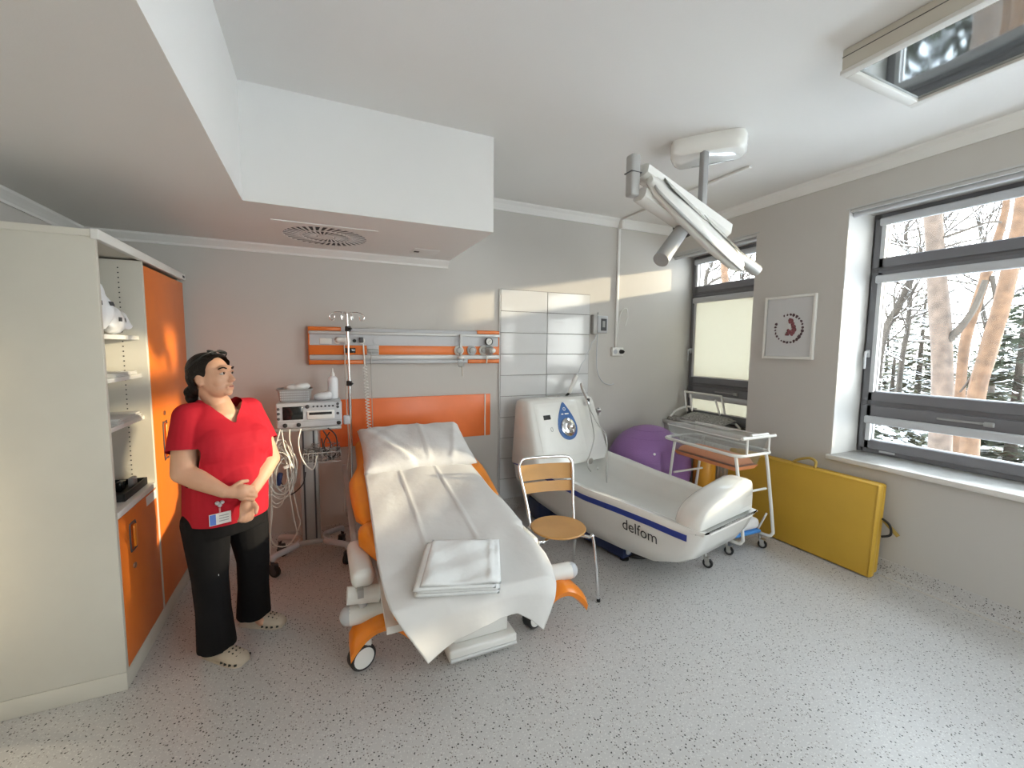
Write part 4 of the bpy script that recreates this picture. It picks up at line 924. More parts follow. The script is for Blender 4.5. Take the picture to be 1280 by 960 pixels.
def tub():
    t = thing('birthing_tub', (O+AX*.9), 'white birthing tub with blue stripe and tall control console', 'tub')
    def sec(t_):
        _, w_, zr, zi, zb = tub_at(t_); iw = w_-.055; hk = min(1, (zr-zb)/.34)
        L_ = [(-.30*w_/.46, zb), (-w_*.86, zb+.03*hk), (-w_*.95, zb+.12*hk), (-w_, zr-.06*hk), (-w_-.004, zr-.02), (-w_+.012, zr), (-iw, zr-.004), (-iw+.025, zr-.03), (-iw*.80, max(zi+.06, zb+.05) if zi < zr-.05 else zr-.03), (-iw*.55, zi if zi < zr-.05 else zr-.03)]
        return [TP(t_, s_, z) for s_, z in L_]+[TP(t_, -s_, z) for s_, z in L_[::-1]]
    ts = [0, .05, .10, .20, .30, .45, .60, .75, .90, 1.05, 1.20, 1.32, 1.45, 1.53, 1.60, 1.66, 1.70, 1.75, 1.80]
    MB().loft([sec(q) for q in ts], True).build('hull', GLOSSW, t)
    # blue stripe just under the rim, both sides
    for sg in (-1, 1):
        def fn(u, v):
            q = .0+1.70*u; _, w_, zr, _, _ = tub_at(q); zz = zr-.085+.040*v; return TP(q, sg*(w_+.0045), zz)
        MB().surf(fn, 40, 2, .004).build('blue_stripe', BLUE, t)
    # console
    rg = []
    for z, w_, tf, tb in ((.55, .47, .369, -.045), (.63, .465, .34, -.05), (.80, .45, .2777, -.05), (.95, .44, .2227, -.05), (1.08, .43, .175, -.05), (1.12, .42, .155, -.045), (1.135, .40, .13, -.03)):
        r = .035; pts = [(tb, -w_+r), (tb+r, -w_), (tf-r, -w_), (tf, -w_+r), (tf, w_-r), (tf-r, w_), (tb+r, w_), (tb, w_-r)]
        rg.append([TP(a, b_, z) for a, b_ in pts])
    MB().loft(rg, True).build('console', GLOSSW, t)
    def cf(s_, z): # front face of the console
        zs = [.55, .63, 1.08, 1.12]; tf = [.369, .34, .175, .155]
        return TP(float(np.interp(z, zs, tf)), s_, z)
    n_ = (cf(.1, .7)-cf(-.1, .7)).cross(cf(0, 1.0)-cf(0, .7)).normalized(); n_ = n_ if n_.dot(AX) > 0 else -n_
    up = (cf(0, 1.05)-cf(0, .68)).normalized()
    pn = MB().surf(lambda u, v: cf(-.37+.53*u, .63+.47*v)+n_*(.003+.009*min(1, 12*min(u, 1-u, v, 1-v))), 20, 20).build('control_panel', WHITE, t)
    dc = cf(-.03, .87)+n_*.012
    drop = []
    for k in range(36):
        a = 2*math.pi*k/36; r = .118; x = r*math.sin(a); y = -r*math.cos(a)
        if y > 0: y = y*2.05; x *= (1-.62*(y/(r*2.05))**1.6)
        drop.append((x, y))
    MB().prism(drop, dc, SD, up, .004).build('droplet_badge', BADGEB, t)
    if True:
        MB().lathe([(.085, .0), (.087, .012), (.07, .022), (.02, .026)], dc+n_*.004, n_, 28).build('mixer_plate', CHROME, t)
        MB().lathe([(.03, .02), (.032, .05), (.022, .06), (.004, .062)], dc+n_*.004, n_, 20).build('mixer_knob', CHROME, t)
        MB().cyl(dc+n_*.05, dc+n_*.055-up*.055+SD*.01, .009, .007, 10).build('mixer_lever', CHROME, t)
        e = dc+up*.175+n_*.0045; MB().cyl(e, e+n_*.001, .017, n=18).build('round_emblem', WHITE, t); MB().cyl(e+n_*.001, e+n_*.0015, .010, n=14).build('emblem_centre', BADGEB, t)
        for dx, w_ in ((-.035, .026), (.02, .05)): MB().prism([(dx-w_/2, .0), (dx+w_/2, .0), (dx+w_/2, .012), (dx-w_/2, .012)], dc+up*.122+n_*.0042, SD, up, .0006).build('white_print', WHITE, t)
    e = cf(-.255, .975)+n_*.0125; MB().prism([(-.04, -.02), (.04, -.02), (.04, .022), (-.04, .022)], e, SD, up, .004).build('display', BLACKG, t)
    e = cf(-.225, .87)+n_*.0125; MB().tube([e+SD*.012*math.cos(a)+up*.02*math.sin(a) for a in [k*math.pi/5 for k in range(10)]], .002, 5, closed=True).build('engraved_mark', GREYP, t)
    # hand shower holder and hose
    e = cf(.27, 1.06)+n_*.02
    h = MB().cyl(e-n_*.03, e+n_*.03, .018, n=14).cyl(e+n_*.025-up*.02, e+n_*.025+up*.03, .02, n=14).build('shower_holder', CHROME, t)
    sh = MB(); sh.cyl(e+n_*.025+up*.03, e+n_*.0+up*.15, .012, .014, 12); sh.lathe([(.014, 0), (.017, .02), (.015, .07), (.006, .075)], e+n_*.0+up*.14, up, 12); sh.build('hand_shower', STEEL, t)
    MB().box(e+n_*.03+V((-.01, -.01, .015)), e+n_*.03+V((.012, .012, .045)), .004).build('holder_clip', BLACK, t)
    MB().tube([e+n_*.025-up*.02, e+n_*.06-up*.18-SD*.04, e+n_*.12-up*.36-SD*.13, TP(.44, .06, .56), TP(.50, .04, .50)], .006).build('shower_hose', STEEL, t)
    MB().tube([e+n_*.025-up*.02, e+n_*.05-up*.2+SD*.03, e+n_*.10-up*.36+SD*.06, TP(.46, .30, .45), TP(.52, .24, .36)], .006).build('shower_hose', STEEL, t)
    q = TP(.18, .445, .98); MB().cyl(q, q+SD*.045, .02, n=14).cyl(q+SD*.035-ZV*.05, q+SD*.035+ZV*.03, .013, n=12).build('side_valve', STEEL, t)
    for s_, z, r in ((.14, .56, .03), (.24, .47, .012)):
        q = TP(.40+.0, s_, z); MB().lathe([(r, 0), (r, .006), (r*.5, .01)], q, AX, 18).build('jet', STEEL, t)
    # foot hood
    out = [(-.345, 0), (-.32, .08), (-.25, .155), (-.12, .21), (.05, .24), (.20, .24), (.30, .205), (.345, .13), (.36, .05), (.35, 0)]
    out = [(q.x, q.y) for q in catmull([V((a, b_, 0)) for a, b_ in out], 4)]
    rings = []
    cx_, cz_ = .02, .06
    for tt, s_ in ((1.62, .84), (1.65, .95), (1.69, 1.0), (1.78, 1.0), (1.815, .975), (1.825, .93)):
        rings.append([TP(tt+.05*(abs(a)/.33)**2*-1, cx_*(1-s_)+a*s_, .497+max(0, b_*s_)) for a, b_ in out])
    MB().loft(rings, True).build('foot_hood', GLOSSW, t)
    # lettering on the left flank
    vs_, fs_ = text_mesh('delfom', .112); 
    wid = max(v.x for v in vs_)
    def sk(v):
        q = 1.235+v.x*.86; _, w_, zr, _, zb = tub_at(q); z = zr-.185-.03*v.x+v.y*1.0
        f = max(0, min(1, (zr-.06-z)/max(.01, zr-.06-(zb+.12)))); wdt = w_*(1-.05*f)
        return TP(q, -(wdt+.0035), z)
    MB().add([sk(v) for v in vs_], fs_).build('lettering', mat('print_black', (.02, .018, .018), .5), t, fix=False)
    # lift base
    MB().loft([[TP(a, s_, z) for s_, z in ((-.10, .03), (.26, .03), (.22, .16), (-.06, .16))] for a in (.25, 1.2)], True, smooth=False).build('lift_base', NAVY, t)
    MB().loft([[TP(a, s_+k_, z) for s_, z in ((-.26, .03), (-.15, .03), (-.15, .13), (-.26, .13))] for a, k_ in ((.15, 0.03), (1.13, 0))], True, smooth=False).build('base_beam', NAVY, t)
    MB().box(TP(.15, -.32, .02)+V((0, -.1, 0)), TP(.15, -.12, .20)+V((.05, .1, 0)), .01).build('motor_box', NAVY, t)
    q = TP(1.135, -.205, .08); MB().cyl(q, q+AX*.006, .03, n=18).build('beam_end_plate', LGREY, t)
    q = TP(1.10, -.205, 0); MB().lathe([(.035, 0), (.035, .01), (.015, .02), (.012, .05)], q, n=18).build('levelling_foot', BLACK, t)
    q = TP(.2, -.2, 0); MB().lathe([(.035, 0), (.035, .01), (.015, .02), (.012, .05)], q, n=18).build('levelling_foot', BLACK, t)
    for k in range(3): MB().tube([TP(1.05+.17*math.cos(a), .0+.17*math.sin(a), .018+.022*k) for a in [j*2*math.pi/16 for j in range(16)]], .012, 8, closed=True, res=3).build('drain_hose_coil', BLACK, t)
    MB().cyl(TP(.75, .05, .15), TP(.75, .05, .2), .08, n=20).build('lift_ram', STEEL, t)
    for s_ in (.20, -.02):
        q = TP(1.54, s_, 0) if s_ > 0 else None
        if q: caster(t, (q.x, q.y), .036, .5, STEEL, .13, .024, hub=GREYP)
tub()

# ------------------------------------------------------------------ exercise ball
b = MB(); c = V((3.065, 3.345, .415)); b.sphere(c, .415, 48, 32)
bl = tag(b.build('exercise_ball', PURPLE), 'big purple exercise ball in the corner behind the tub', 'ball')
for k in range(9):
    a = math.radians(24+k*16.5); r = .4155*math.sin(a); z = c.z+.4155*math.cos(a)
    MB().tube([c+V((r*math.cos(q), r*math.sin(q), z-c.z)) for q in [j*2*math.pi/40 for j in range(40)]], .0022, 5, closed=True, smoothpath=False).build('moulded_rib', PURPLE, bl)
b = MB().lathe([(.012, 0), (.012, .004), (.004, .006)], c+V((-.2, -.3, .2)).normalized()*.414, V((-.2, -.3, .2)), 12); b.build('valve_plug', WHITE, bl)

# ------------------------------------------------------------------ radiator and yellow bolster under the corner window
t = thing('radiator', (3.62, 3.2, 0), 'white ribbed radiator below the corner window', 'radiator')
for k in range(22):
    y = 2.80+k*.04; MB().box((3.585, y, .12), (3.665, y+.026, .66), .009).build('fin', WHITE, t)
MB().box((3.60, 2.79, .15), (3.65, 3.68, .19), .01).box((3.60, 2.79, .60), (3.65, 3.68, .64), .01).build('manifold', WHITE, t)
for y in (2.86, 3.60): MB().cyl((3.625, y, 0), (3.625, y, .16), .011, n=10).build('pipe', WHITE, t)
MB().box((3.66, 3.1, .3), (XR-.002, 3.14, .36)).build('wall_bracket', GREYM, t)
p = V((3.46, 2.985, 0)); t = thing('foam_bolster', p, 'upright amber foam bolster standing in front of the radiator', 'bolster')
MB().lathe([(.02, .002), (.09, .002), (.104, .014), (.104, .60), (.09, .615), (.02, .618)], p, n=28).build('cover', YELLOW2, t)
MB().tube([p+V((.104*math.cos(a), .104*math.sin(a), .602)) for a in [k*math.pi/10 for k in range(20)]], .004, 6, closed=True).build('piping', YELLOW2, t)

# ------------------------------------------------------------------ bassinet trolley
def cot():
    x0, x1, y0, y1 = 2.90, 3.25, 2.20, 2.93; zr, zt = .80, .925
    t = thing('baby_cot', ((x0+x1)/2, (y0+y1)/2, 0), 'clear acrylic baby cot on white tube trolley beyond the tub', 'cot')
    # acrylic basin, tapering
    def ring(z, k, ins=0): return [V((x, y, z+(.02 if y > 2.6 else 0)*0)) for x, y in ((x0+k+ins, y0+k+ins), (x1-k-ins, y0+k+ins), (x1-k-ins, y1-k-ins), (x0+k+ins, y1-k-ins))]
    MB().loft([ring(zt, .0), ring(.69, .05), ring(.694, .05, .004), ring(zt, 0, .004)], False, smooth=False).add(ring(.69, .05), [[0, 1, 2, 3]]).build('basin', ACRYL, t)
    MB().tube(ring(zt, .0), .005, 6, closed=True, smoothpath=False).build('basin_rim', TRIM, t)
    def mt_(u, v):
        a, e = 2*u-1, 2*v-1; k = ((1-a**8)*(1-e**8)); k = max(0, k)**.5; return V(((x0+x1)/2+a*(x1-x0-.13)/2, (y0+y1)/2+e*(y1-y0-.13)/2, .70+.052*k))
    def mb_(u, v): q = mt_(u, v); return V((q.x, q.y, .6955))
    MB().surf(mt_, 16, 24).surf(mb_, 16, 24).build('mattress', SALMON, t)
    # salmon liner under the tray
    MB().loft([[V((x, y, z)) for x, y in ((x0+k, y0+k), (x1-k, y0+k), (x1-k, y1-k), (x0+k, y1-k))] for z, k in ((.688, .045), (.655, .065))], True).build('tray', SALMON, t)
    # rail loop
    def rr(z, e, r=.07):
        P = []
        for cx_, cy_, a0 in ((x1+e-r, y0-e+r, -90), (x1+e-r, y1+e-r, 0), (x0-e+r, y1+e-r, 90), (x0-e+r, y0-e+r, 180)):
            for k in range(5): a = math.radians(a0+90*k/4); P.append(V((cx_+r*math.cos(a), cy_+r*math.sin(a), z)))
        return P
    MB().tube(rr(zr, .025), .0125, 10, closed=True, smoothpath=False).build('rail_loop', WHITE, t)
    MB().tube([V((x0+.0, y0-.03, zt+.012)), V((x1+.03, y0-.03, zt+.012))], .013, 10, smoothpath=False).build('push_handle', WHITE, t)
    MB().cyl((x0+.10, y0-.03, zt+.03), (x1-.06, y0-.03, zt+.03), .011, n=10).build('handle_grip', WHITE, t)
    for x in (x0+.06, x1-.04): MB().cyl((x, y0-.03, zr), (x, y0-.03, zt+.012), .008, n=8).build('handle_post', WHITE, t)
    # legs and base
    for x in (x0-.0, x1+.0):
        MB().tube([V((x, y0+.02, zr)), V((x+.01, y0+.0, .66)), V((x+.02, y0-.06, .22)), V((x+.02, y0-.06, .14)), V((x+.0, y0-.0, .12)), V((x, 2.6, .12)), V((x, y1-.1, .12)), V((x, y1-.03, .16)), V((x, y1-.08, .66)), V((x, y1-.1, zr))], .0125, 10, res=5).build('side_frame', WHITE, t)
        MB().tube([V((x, y0+.05, .13)), V((x, y0-.02, .30))], .008, 8, smoothpath=False).build('brace', WHITE, t)
    for y, z in ((y0-.0, .50), (y1-.1, .5), (2.6, .12)): MB().cyl((x0, y, z), (x1, y, z), .010, n=8).build('cross_bar', WHITE, t)
    for x, y in ((x0, y0+.03), (x1, y0+.0), (x0, y1-.1), (x1, y1-.1)): caster(t, (x, y), .034, .5, STEEL, .045, .022, hub=GREYP)
    p = V(((x0+x1)/2, 2.5, .135)); t2 = thing('folded_pad', p, 'white and blue folded pad on the lower bars of the baby cot', 'pad')
    MB().box((x0+.03, 2.2, .134), (x1-.02, 2.9, .16), .01).build('blue_layer', mat('pad_blue', (.06, .25, .62), .5), t2); MB().box((x0+.03, 2.21, .161), (x1-.02, 2.9, .25), .035, seg=3).build('white_layer', LINEN, t2)
cot()
# baby bouncer folded on the corner window's sill
def bouncer():
    z = .79; t = thing('baby_bouncer', (3.86, 3.35, z), 'folded white tube baby bouncer with mottled pad on the corner window sill', 'bouncer')
    def F(px, py, X): return onx(px, py, X)
    MB().tube([F(859, 514, 3.82), F(856, 491, 3.86), F(860, 490, 3.87), F(897, 495, 3.87), F(902, 498, 3.87), F(906, 518, 3.84)], .012, 8, res=4).build('frame_loop', WHITE, t)
    MB().tube([F(865, 514, 3.80), F(863, 493, 3.85)], .010, 8, smoothpath=False).build('upright', WHITE, t)
    MB().tube([F(894, 500, 3.85), F(900, 519, 3.81)], .010, 8, smoothpath=False).build('upright', WHITE, t)
    MB().tube([V((3.70, 3.70, .83)), V((3.74, 3.66, .90)), V((3.84, 3.60, .95)), V((3.88, 3.5, .93))], .012, 8).build('front_bend', WHITE, t)
    MB().tube([V((3.72, 3.62, .805)), V((3.70, 3.3, .815)), V((3.72, 3.0, .81)), V((3.82, 2.9, .81)), V((3.90, 3.0, .84))], .012, 8).build('base_bend', WHITE, t)
    def pad(x0_, x1_, y0_, y1_, z0_, tilt, nm):
        def fn(u, v): a, e = 2*u-1, 2*v-1; k = max(0, (1-a**6)*(1-e**6))**.5; return V((x0_+(x1_-x0_)*u, y0_+(y1_-y0_)*v, z0_+.03*k+tilt*u))
        def fb(u, v): q = fn(u, v); return V((q.x, q.y, z0_+tilt*u-.004))
        MB().surf(fn, 10, 16).surf(fb, 10, 16).build(nm, MESHF, t)
    pad(3.70, 3.90, 3.0, 3.58, .83, .05, 'mesh_pad'); pad(3.68, 3.78, 3.55, 3.74, .80, .01, 'head_pad')
bouncer()
# mustard folding mat against the window wall
def folding_mat():
    y0, y1, h = 1.575, 2.78, .675; t = thing('folding_mat', (3.6, 2.15, 0), 'mustard yellow folded gym mat leaning under the wide window', 'gym mat')
    lean = math.radians(3.0); R = Matrix.Rotation(lean, 3, 'Y')
    for k, x in enumerate((3.540, 3.614)):
        c = V((x+.012, (y0+y1)/2, h/2+.003)); s_ = V((.031, (y1-y0)/2-.016*k, h/2-.008*k)); b = MB().box(c-s_, c+s_, .02, R=R, seg=3); b.build('mat_panel', YELLOW, t)
        for zz in (-1, 1):
            q = [c+R@V((-.031, sy_*(s_.y-.010), zz*(s_.z-.010))) for sy_ in (-1, 1)]; MB().tube(q, .0035, 6, smoothpath=False).build('piping', YELLOW, t)
        q = [c+R@V((-.031, -(s_.y-.010), zz*(s_.z-.010))) for zz in (-1, 1)]; MB().tube(q, .0035, 6, smoothpath=False).build('piping', YELLOW, t)
    ys = 2.12
    MB().tube([V((3.575, ys-.09, h-.005)), V((3.585, ys-.09, h+.05)), V((3.60, ys-.03, h+.065)), V((3.605, ys+.06, h+.03)), V((3.6, ys+.1, h-.005))], .011, 8).build('carry_strap', mat('strap_yellow', (.44, .30, .07), .7), t)
    MB().tube([V((3.60, y0+.0, .43)), V((3.60, y0-.045, .40)), V((3.61, y0-.05, .33)), V((3.60, y0-.004, .30))], .008, 8).build('side_strap', BLACK, t)
    MB().box((3.632, y0-.10, .355), (3.638, y0+.02, .382), .002, R=Matrix.Rotation(.75, 3, 'X')).build('strap_end', mat('strap_yellow', (.44, .30, .07), .7), t)
folding_mat()

# ------------------------------------------------------------------ nurse
def nurse():
    base = V((-.47, 2.60, 0)); t = thing('person', base, 'person in red tunic and black trousers standing by the cabinet with hands clasped', 'person')
    a = math.radians(36); F = V((math.sin(a), -math.cos(a), 0)); L = V((math.cos(a), math.sin(a), 0)); Z = V((0, 0, 1))
    def W(f, l, z): return base+F*f+L*l+Z*z
    # head frame
    hb = math.radians(62); tl = .10; hc = V((-.497, 2.575, 1.458))
    hl = V((math.cos(hb), math.sin(hb), 0)); hf0 = V((math.sin(hb), -math.cos(hb), 0)); hf = (hf0*math.cos(tl)+Z*math.sin(tl)).normalized(); hu = hf.cross(hl)*-1; hu = hl.cross(hf)*-1 if hu.z < 0 else hu
    hu = hu if hu.z > 0 else -hu
    HR = Matrix((hf, hl, hu)).transposed()
    def Hd(f, l, u): return hc+hf*f+hl*l+hu*u
    def he(f, l, u, rf, rl, ru): return ('e', Hd(f, l, u), (rf, rl, ru), HR)
    shR, shL = W(-.01, -.145, 1.265), W(-.01, .145, 1.265)
    elR, wrR = V((-.60, 2.415, 1.015)), V((-.425, 2.335, .925))
    elL, wrL = V((-.262, 2.62, 1.0)), V((-.335, 2.42, .875))
    hand_c = V((-.365, 2.345, .905))
    P = []
    # head
    P += [he(-.012, 0, .022, .092, .074, .085), he(.012, 0, -.012, .082, .069, .088), he(.030, 0, -.060, .060, .054, .050), he(.072, 0, -.088, .020, .024, .018),
          he(.050, .034, -.028, .030, .026, .032), he(.050, -.034, -.028, .030, .026, .032), he(.078, 0, .034, .018, .045, .016)]
    P += [('c', Hd(.088, 0, .006), .009, Hd(.108, 0, -.026), .0125), ('c', Hd(.098, .010, -.031), .008, Hd(.098, -.010, -.031), .008), ('c', Hd(.088, .018, -.060), .008, Hd(.088, -.018, -.060), .008), ('c', Hd(.086, .014, -.070), .009, Hd(.086, -.014, -.070), .009)]
    for s_ in (-1, 1): P += [he(-.012, s_*.072, -.012, .020, .010, .030), he(-.008, s_*.073, -.034, .012, .009, .014)]
    P += [('c', Hd(-.025, 0, -.06), .054, W(-.02, 0, 1.30), .056), ('c', W(-.02, 0, 1.31), .058, W(.0, 0, 1.24), .085)]
    # torso (under the clothes)
    P += [('l', [(W(0, 0, .78), .165, .13, L, F), (W(.01, 0, .90), .160, .125, L, F), (W(.015, 0, 1.02), .150, .12, L, F), (W(.015, 0, 1.13), .155, .125, L, F), (W(0, 0, 1.22), .165, .10, L, F), (W(-.01, 0, 1.28), .13, .075, L, F)])]
    for hp_, kn_, ft_ in ((W(-.005, -.095, .78), W(.03, -.105, .44), V((-.51, 2.505, .07))), (W(-.005, .095, .78), W(.02, .115, .44), V((-.372, 2.735, .07)))):
        an_ = ft_-F*.03; P += [('c', hp_, .085, kn_, .055), ('c', kn_, .052, an_, .036), ('c', an_-Z*.02, .034, ft_+F*.05-Z*.035, .026)]
    # arms
    for sh, el, wr, s_ in ((shR, elR, wrR, -1), (shL, elL, wrL, 1)):
        P += [('c', sh, .058, sh.lerp(el, .5), .057), ('c', sh.lerp(el, .5), .057, el, .050), ('c', el, .049, el.lerp(wr, .4), .046), ('c', el.lerp(wr, .4), .046, wr, .029)]
    # hands: her right hand laid over the left wrist, left fingers hanging below
    pR = hand_c+V((.0, -.008, .008)); dR = (pR-wrR).normalized(); dR = (dR+V((.25, .15, -.25))).normalized()
    P += [('c', wrR, .026, wrR.lerp(pR, .6), .029), ('e', wrR.lerp(pR, .9)+V((.01, .0, 0)), (.036, .030, .032))]
    kn = [pR+V((.018, .0, .030)), pR+V((.026, -.004, .010)), pR+V((.026, -.004, -.011)), pR+V((.020, .0, -.031))]
    for k, q in enumerate(kn):
        ln = (.031, .035, .033, .026)[k]; m1 = q+V((.85, .35, -.35)).normalized()*ln; m2 = m1+V((.35, .75, -.45)).normalized()*(ln*.75); m3 = m2+V((-.2, .85, -.4)).normalized()*(ln*.55)
        P += [('c', q-V((.015, 0, 0)), .0105, q, .0100), ('c', q, .0100, m1, .0092), ('c', m1, .0092, m2, .0085), ('c', m2, .0085, m3, .0075)]
    th0 = wrR.lerp(pR, .55)+V((.004, .004, .024)); th1 = th0+V((.026, .018, .016)); th2 = th1+V((.026, .014, -.002)); P += [('c', th0, .013, th1, .0115), ('c', th1, .0115, th2, .009)]
    pL = wrL+V((-.010, -.035, -.045)); P += [('c', wrL, .027, wrL.lerp(pL, .6), .029), ('e', pL, (.030, .026, .036))]
    for k in range(4):
        q = pL+V((-.022+.016*k, -.006+.004*k, -.024)); ln = (.027, .031, .033, .030)[k]; m1 = q+V((-.10, -.25, -.95)).normalized()*ln; m2 = m1+V((-.35, .25, -.85)).normalized()*(ln*.75); m3 = m2+V((-.5, .65, -.4)).normalized()*(ln*.5)
        P += [('c', q+V((0, 0, .015)), .0105, q, .0100), ('c', q, .0100, m1, .0092), ('c', m1, .0092, m2, .0085), ('c', m2, .0085, m3, .0075)]
    t0 = pL+V((.026, -.006, .012)); t1 = t0+V((.018, -.020, -.020)); t2 = t1+V((-.002, -.014, -.022)); P += [('c', t0, .013, t1, .0115), ('c', t1, .0115, t2, .009)]
    body = blob('body', P, SKIN, t, .0048, 5)
    # face details
    for s_ in (-1, 1):
        MB().sphere(Hd(.0785, s_*.030, .008), (.011, .015, .0085), 14, 8, HR).build('eye', EYEW, body)
        MB().sphere(Hd(.0872, s_*.029, .0085), (.004, .0065, .0065), 12, 6, HR).build('iris', mat('iris_brown', (.05, .025, .012), .2), body)
        MB().tube([Hd(.074, s_*.047, .008), Hd(.088, s_*.038, .017), Hd(.0905, s_*.028, .0185), Hd(.089, s_*.016, .012)], .0030, 6).build('upper_lid', SKIN, body)
        MB().tube([Hd(.076, s_*.050, .030), Hd(.092, s_*.036, .037), Hd(.096, s_*.018, .031)], .0038, 6).build('eyebrow', HAIR, body)
    MB().tube([Hd(.084, .024, -.064), Hd(.0955, .009, -.0605), Hd(.0965, 0, -.062), Hd(.0955, -.009, -.0605), Hd(.084, -.024, -.064)], .0038, 6).build('lips', LIP, body)
    # hair pulled back into a low knot
    HP = [he(-.022, 0, .034, .096, .083, .088), he(-.045, 0, .0, .072, .080, .080), he(.03, 0, .075, .052, .058, .038), he(-.06, 0, -.05, .05, .062, .045), he(.015, .058, .05, .05, .024, .042), he(.015, -.058, .05, .05, .024, .042)]
    HP += [he(-.118, 0, -.072, .036, .036, .034), he(-.128, .004, -.10, .028, .028, .036), ('c', Hd(-.09, 0, -.05), .035, Hd(-.12, 0, -.07), .03)]
    def hcut(p):
        d = HR.transposed()@(p-hc); return (d.x > .020+.50*max(d.z, 0) and d.z < .088) or (d.x > -.035 and d.z < -.005 and abs(d.y) > .045)
    blob('hair', HP, HAIR, t, .005, 3, hcut)
    # sunglasses pushed up on the hair
    g = MB()
    for s_ in (-1, 1): g.sphere(Hd(.045, s_*.034, .117), (.006, .026, .020), 14, 8, HR@Matrix.Rotation(-.9, 3, 'Y'))
    gg = g.build('sunglasses_lenses', BLACKG, t); MB().tube([Hd(-.055, -.088, .045), Hd(.02, -.082, .095), Hd(.05, -.055, .115), Hd(.055, 0, .120), Hd(.05, .055, .115), Hd(.02, .082, .095), Hd(-.055, .088, .045)], .003, 6).build('sunglasses_frame', BLACK, gg)
    # tunic
    TPp = [('l', [(W(.005, 0, .70), .188, .165, L, F), (W(.012, 0, .80), .188, .165, L, F), (W(.022, 0, .92), .186, .168, L, F), (W(.026, 0, 1.02), .190, .165, L, F), (W(.030, 0, 1.11), .190, .172, L, F), (W(.020, 0, 1.18), .192, .150, L, F), (W(-.005, 0, 1.25), .172, .108, L, F), (W(-.012, 0, 1.30), .135, .085, L, F), (W(-.018, 0, 1.35), .076, .070, L, F)])]
    TPp += [('e', W(.085, -.08, 1.11), (.11, .11, .11)), ('e', W(.085, .08, 1.11), (.11, .11, .11)), ('e', W(.09, 0, 1.10), (.11, .11, .10)), ('e', W(.07, 0, .92), (.15, .15, .16))]
    for sh, el in ((shR, elR), (shL, elL)): TPp += [('c', sh+Z*-.005, .066, sh.lerp(el, .38), .072), ('c', sh.lerp(el, .38), .072, sh.lerp(el, .80), .078), ('c', W(-.01, 0, 1.28).lerp(sh, .4), .060, sh, .066)]
    dRn, dLn = (elR-shR).normalized(), (elL-shL).normalized(); cR, cL = shR.lerp(elR, .66), shL.lerp(elL, .66)
    def tcut(p):
        d = p-base; f, l, z = d.dot(F), d.dot(L), p.z
        if z < .725: return True
        if (p-cR).dot(dRn) > 0 and (p-cR).length < .17 and (p-shR.lerp(elR, .8)).cross(dRn).length < .10 and l < -.17: return True
        if (p-cL).dot(dLn) > 0 and (p-cL).length < .17 and (p-shL.lerp(elL, .8)).cross(dLn).length < .10 and l > .17: return True
        if z > 1.325 and abs(l) < .085: return True
        return f > -.03 and z > 1.225+1.25*abs(l) and abs(l) < .085
    tu = blob('tunic', TPp, RED, t, .0055, 5, tcut)
    # keep the tunic a hair outside the body by pushing along normals at the chest is not needed: it is built larger
    def front(l, z):  # point on the front of the tunic, found by projecting on the mesh
        ok, loc, nrm, _ = tu.ray_cast(W(.6, l, z)-root_loc(tu), -F); return (loc+root_loc(tu), nrm) if ok else (W(.18, l, z), F)
    # trousers
    ftR, ftL = V((-.51, 2.505, 0)), V((-.372, 2.735, 0))
    hipR, hipL = W(-.005, -.095, .78), W(-.005, .095, .78); kR, kL = W(.03, -.105, .44), W(.02, .115, .44)
    TR = [('l', [(W(0, 0, .66), .178, .148, L, F), (W(0, 0, .75), .178, .150, L, F), (W(0, 0, .86), .175, .148, L, F)])]
    for hp, kn_, ft in ((hipR, kR, ftR), (hipL, kL, ftL)):
        an = V((ft.x, ft.y, .07))-F*.03
        TR += [('c', hp-Z*.06, .108, hp.lerp(kn_, .5), .098), ('c', hp.lerp(kn_, .5), .098, kn_, .080), ('c', kn_, .080, kn_.lerp(an, .5), .078), ('c', kn_.lerp(an, .5), .078, an, .088), ('c', an, .088, an-Z*.03, .09)]
    trz = blob('trousers', TR, TROUS, t, .0065, 3, lambda p: p.z < .055 or p.z > .80)
    # clogs
    for ft, yaw in ((ftR, 52), (ftL, 66)):
        ya = math.radians(yaw); fd = V((math.sin(ya), -math.cos(ya), 0)); sd = V((math.cos(ya), math.sin(ya), 0)); c = ft+fd*.035
        rg = []
        for q, w_, h0, h1 in ((-.125, .024, .004, .05), (-.11, .036, .0, .06), (-.05, .038, .0, .062), (.0, .042, .0, .068), (.05, .049, .0, .064), (.09, .048, .0, .052), (.115, .036, .002, .036), (.128, .018, .006, .024)):
            rg.append([c+fd*q+sd*(w_*x)+Z*(h0+(h1-h0)*z) for x, z in ((-.85, 0), (-1, .2), (-.95, .6), (-.6, .92), (0, 1), (.6, .92), (.95, .6), (1, .2), (.85, 0))])
        sh_ = MB().loft(rg, True).build('clog', CLOG, t)
        for k in range(3):
            for j in range(3):
                q = .045+.022*k; x = (-.45+.45*j); w_ = .047; zz = (.066 if k == 0 else .060 if k == 1 else .050)*(1 if j == 1 else .95)
                MB().cyl(c+fd*q+sd*(w_*x)+Z*(zz-.006), c+fd*q+sd*(w_*x)+Z*(zz+.0015), .0042, n=8).build('vent_hole', BLACK, sh_)
        for k in range(4):
            for s_ in (-1, 1):
                q = .02+.028*k; w_ = (.0445, .049, .049, .043)[k]; MB().box(c+fd*q+sd*(w_*s_)+Z*.016-V((.006, .006, .003)), c+fd*q+sd*(w_*s_)+Z*.016+V((.006, .006, .004))).build('side_slot', BLACK, sh_)
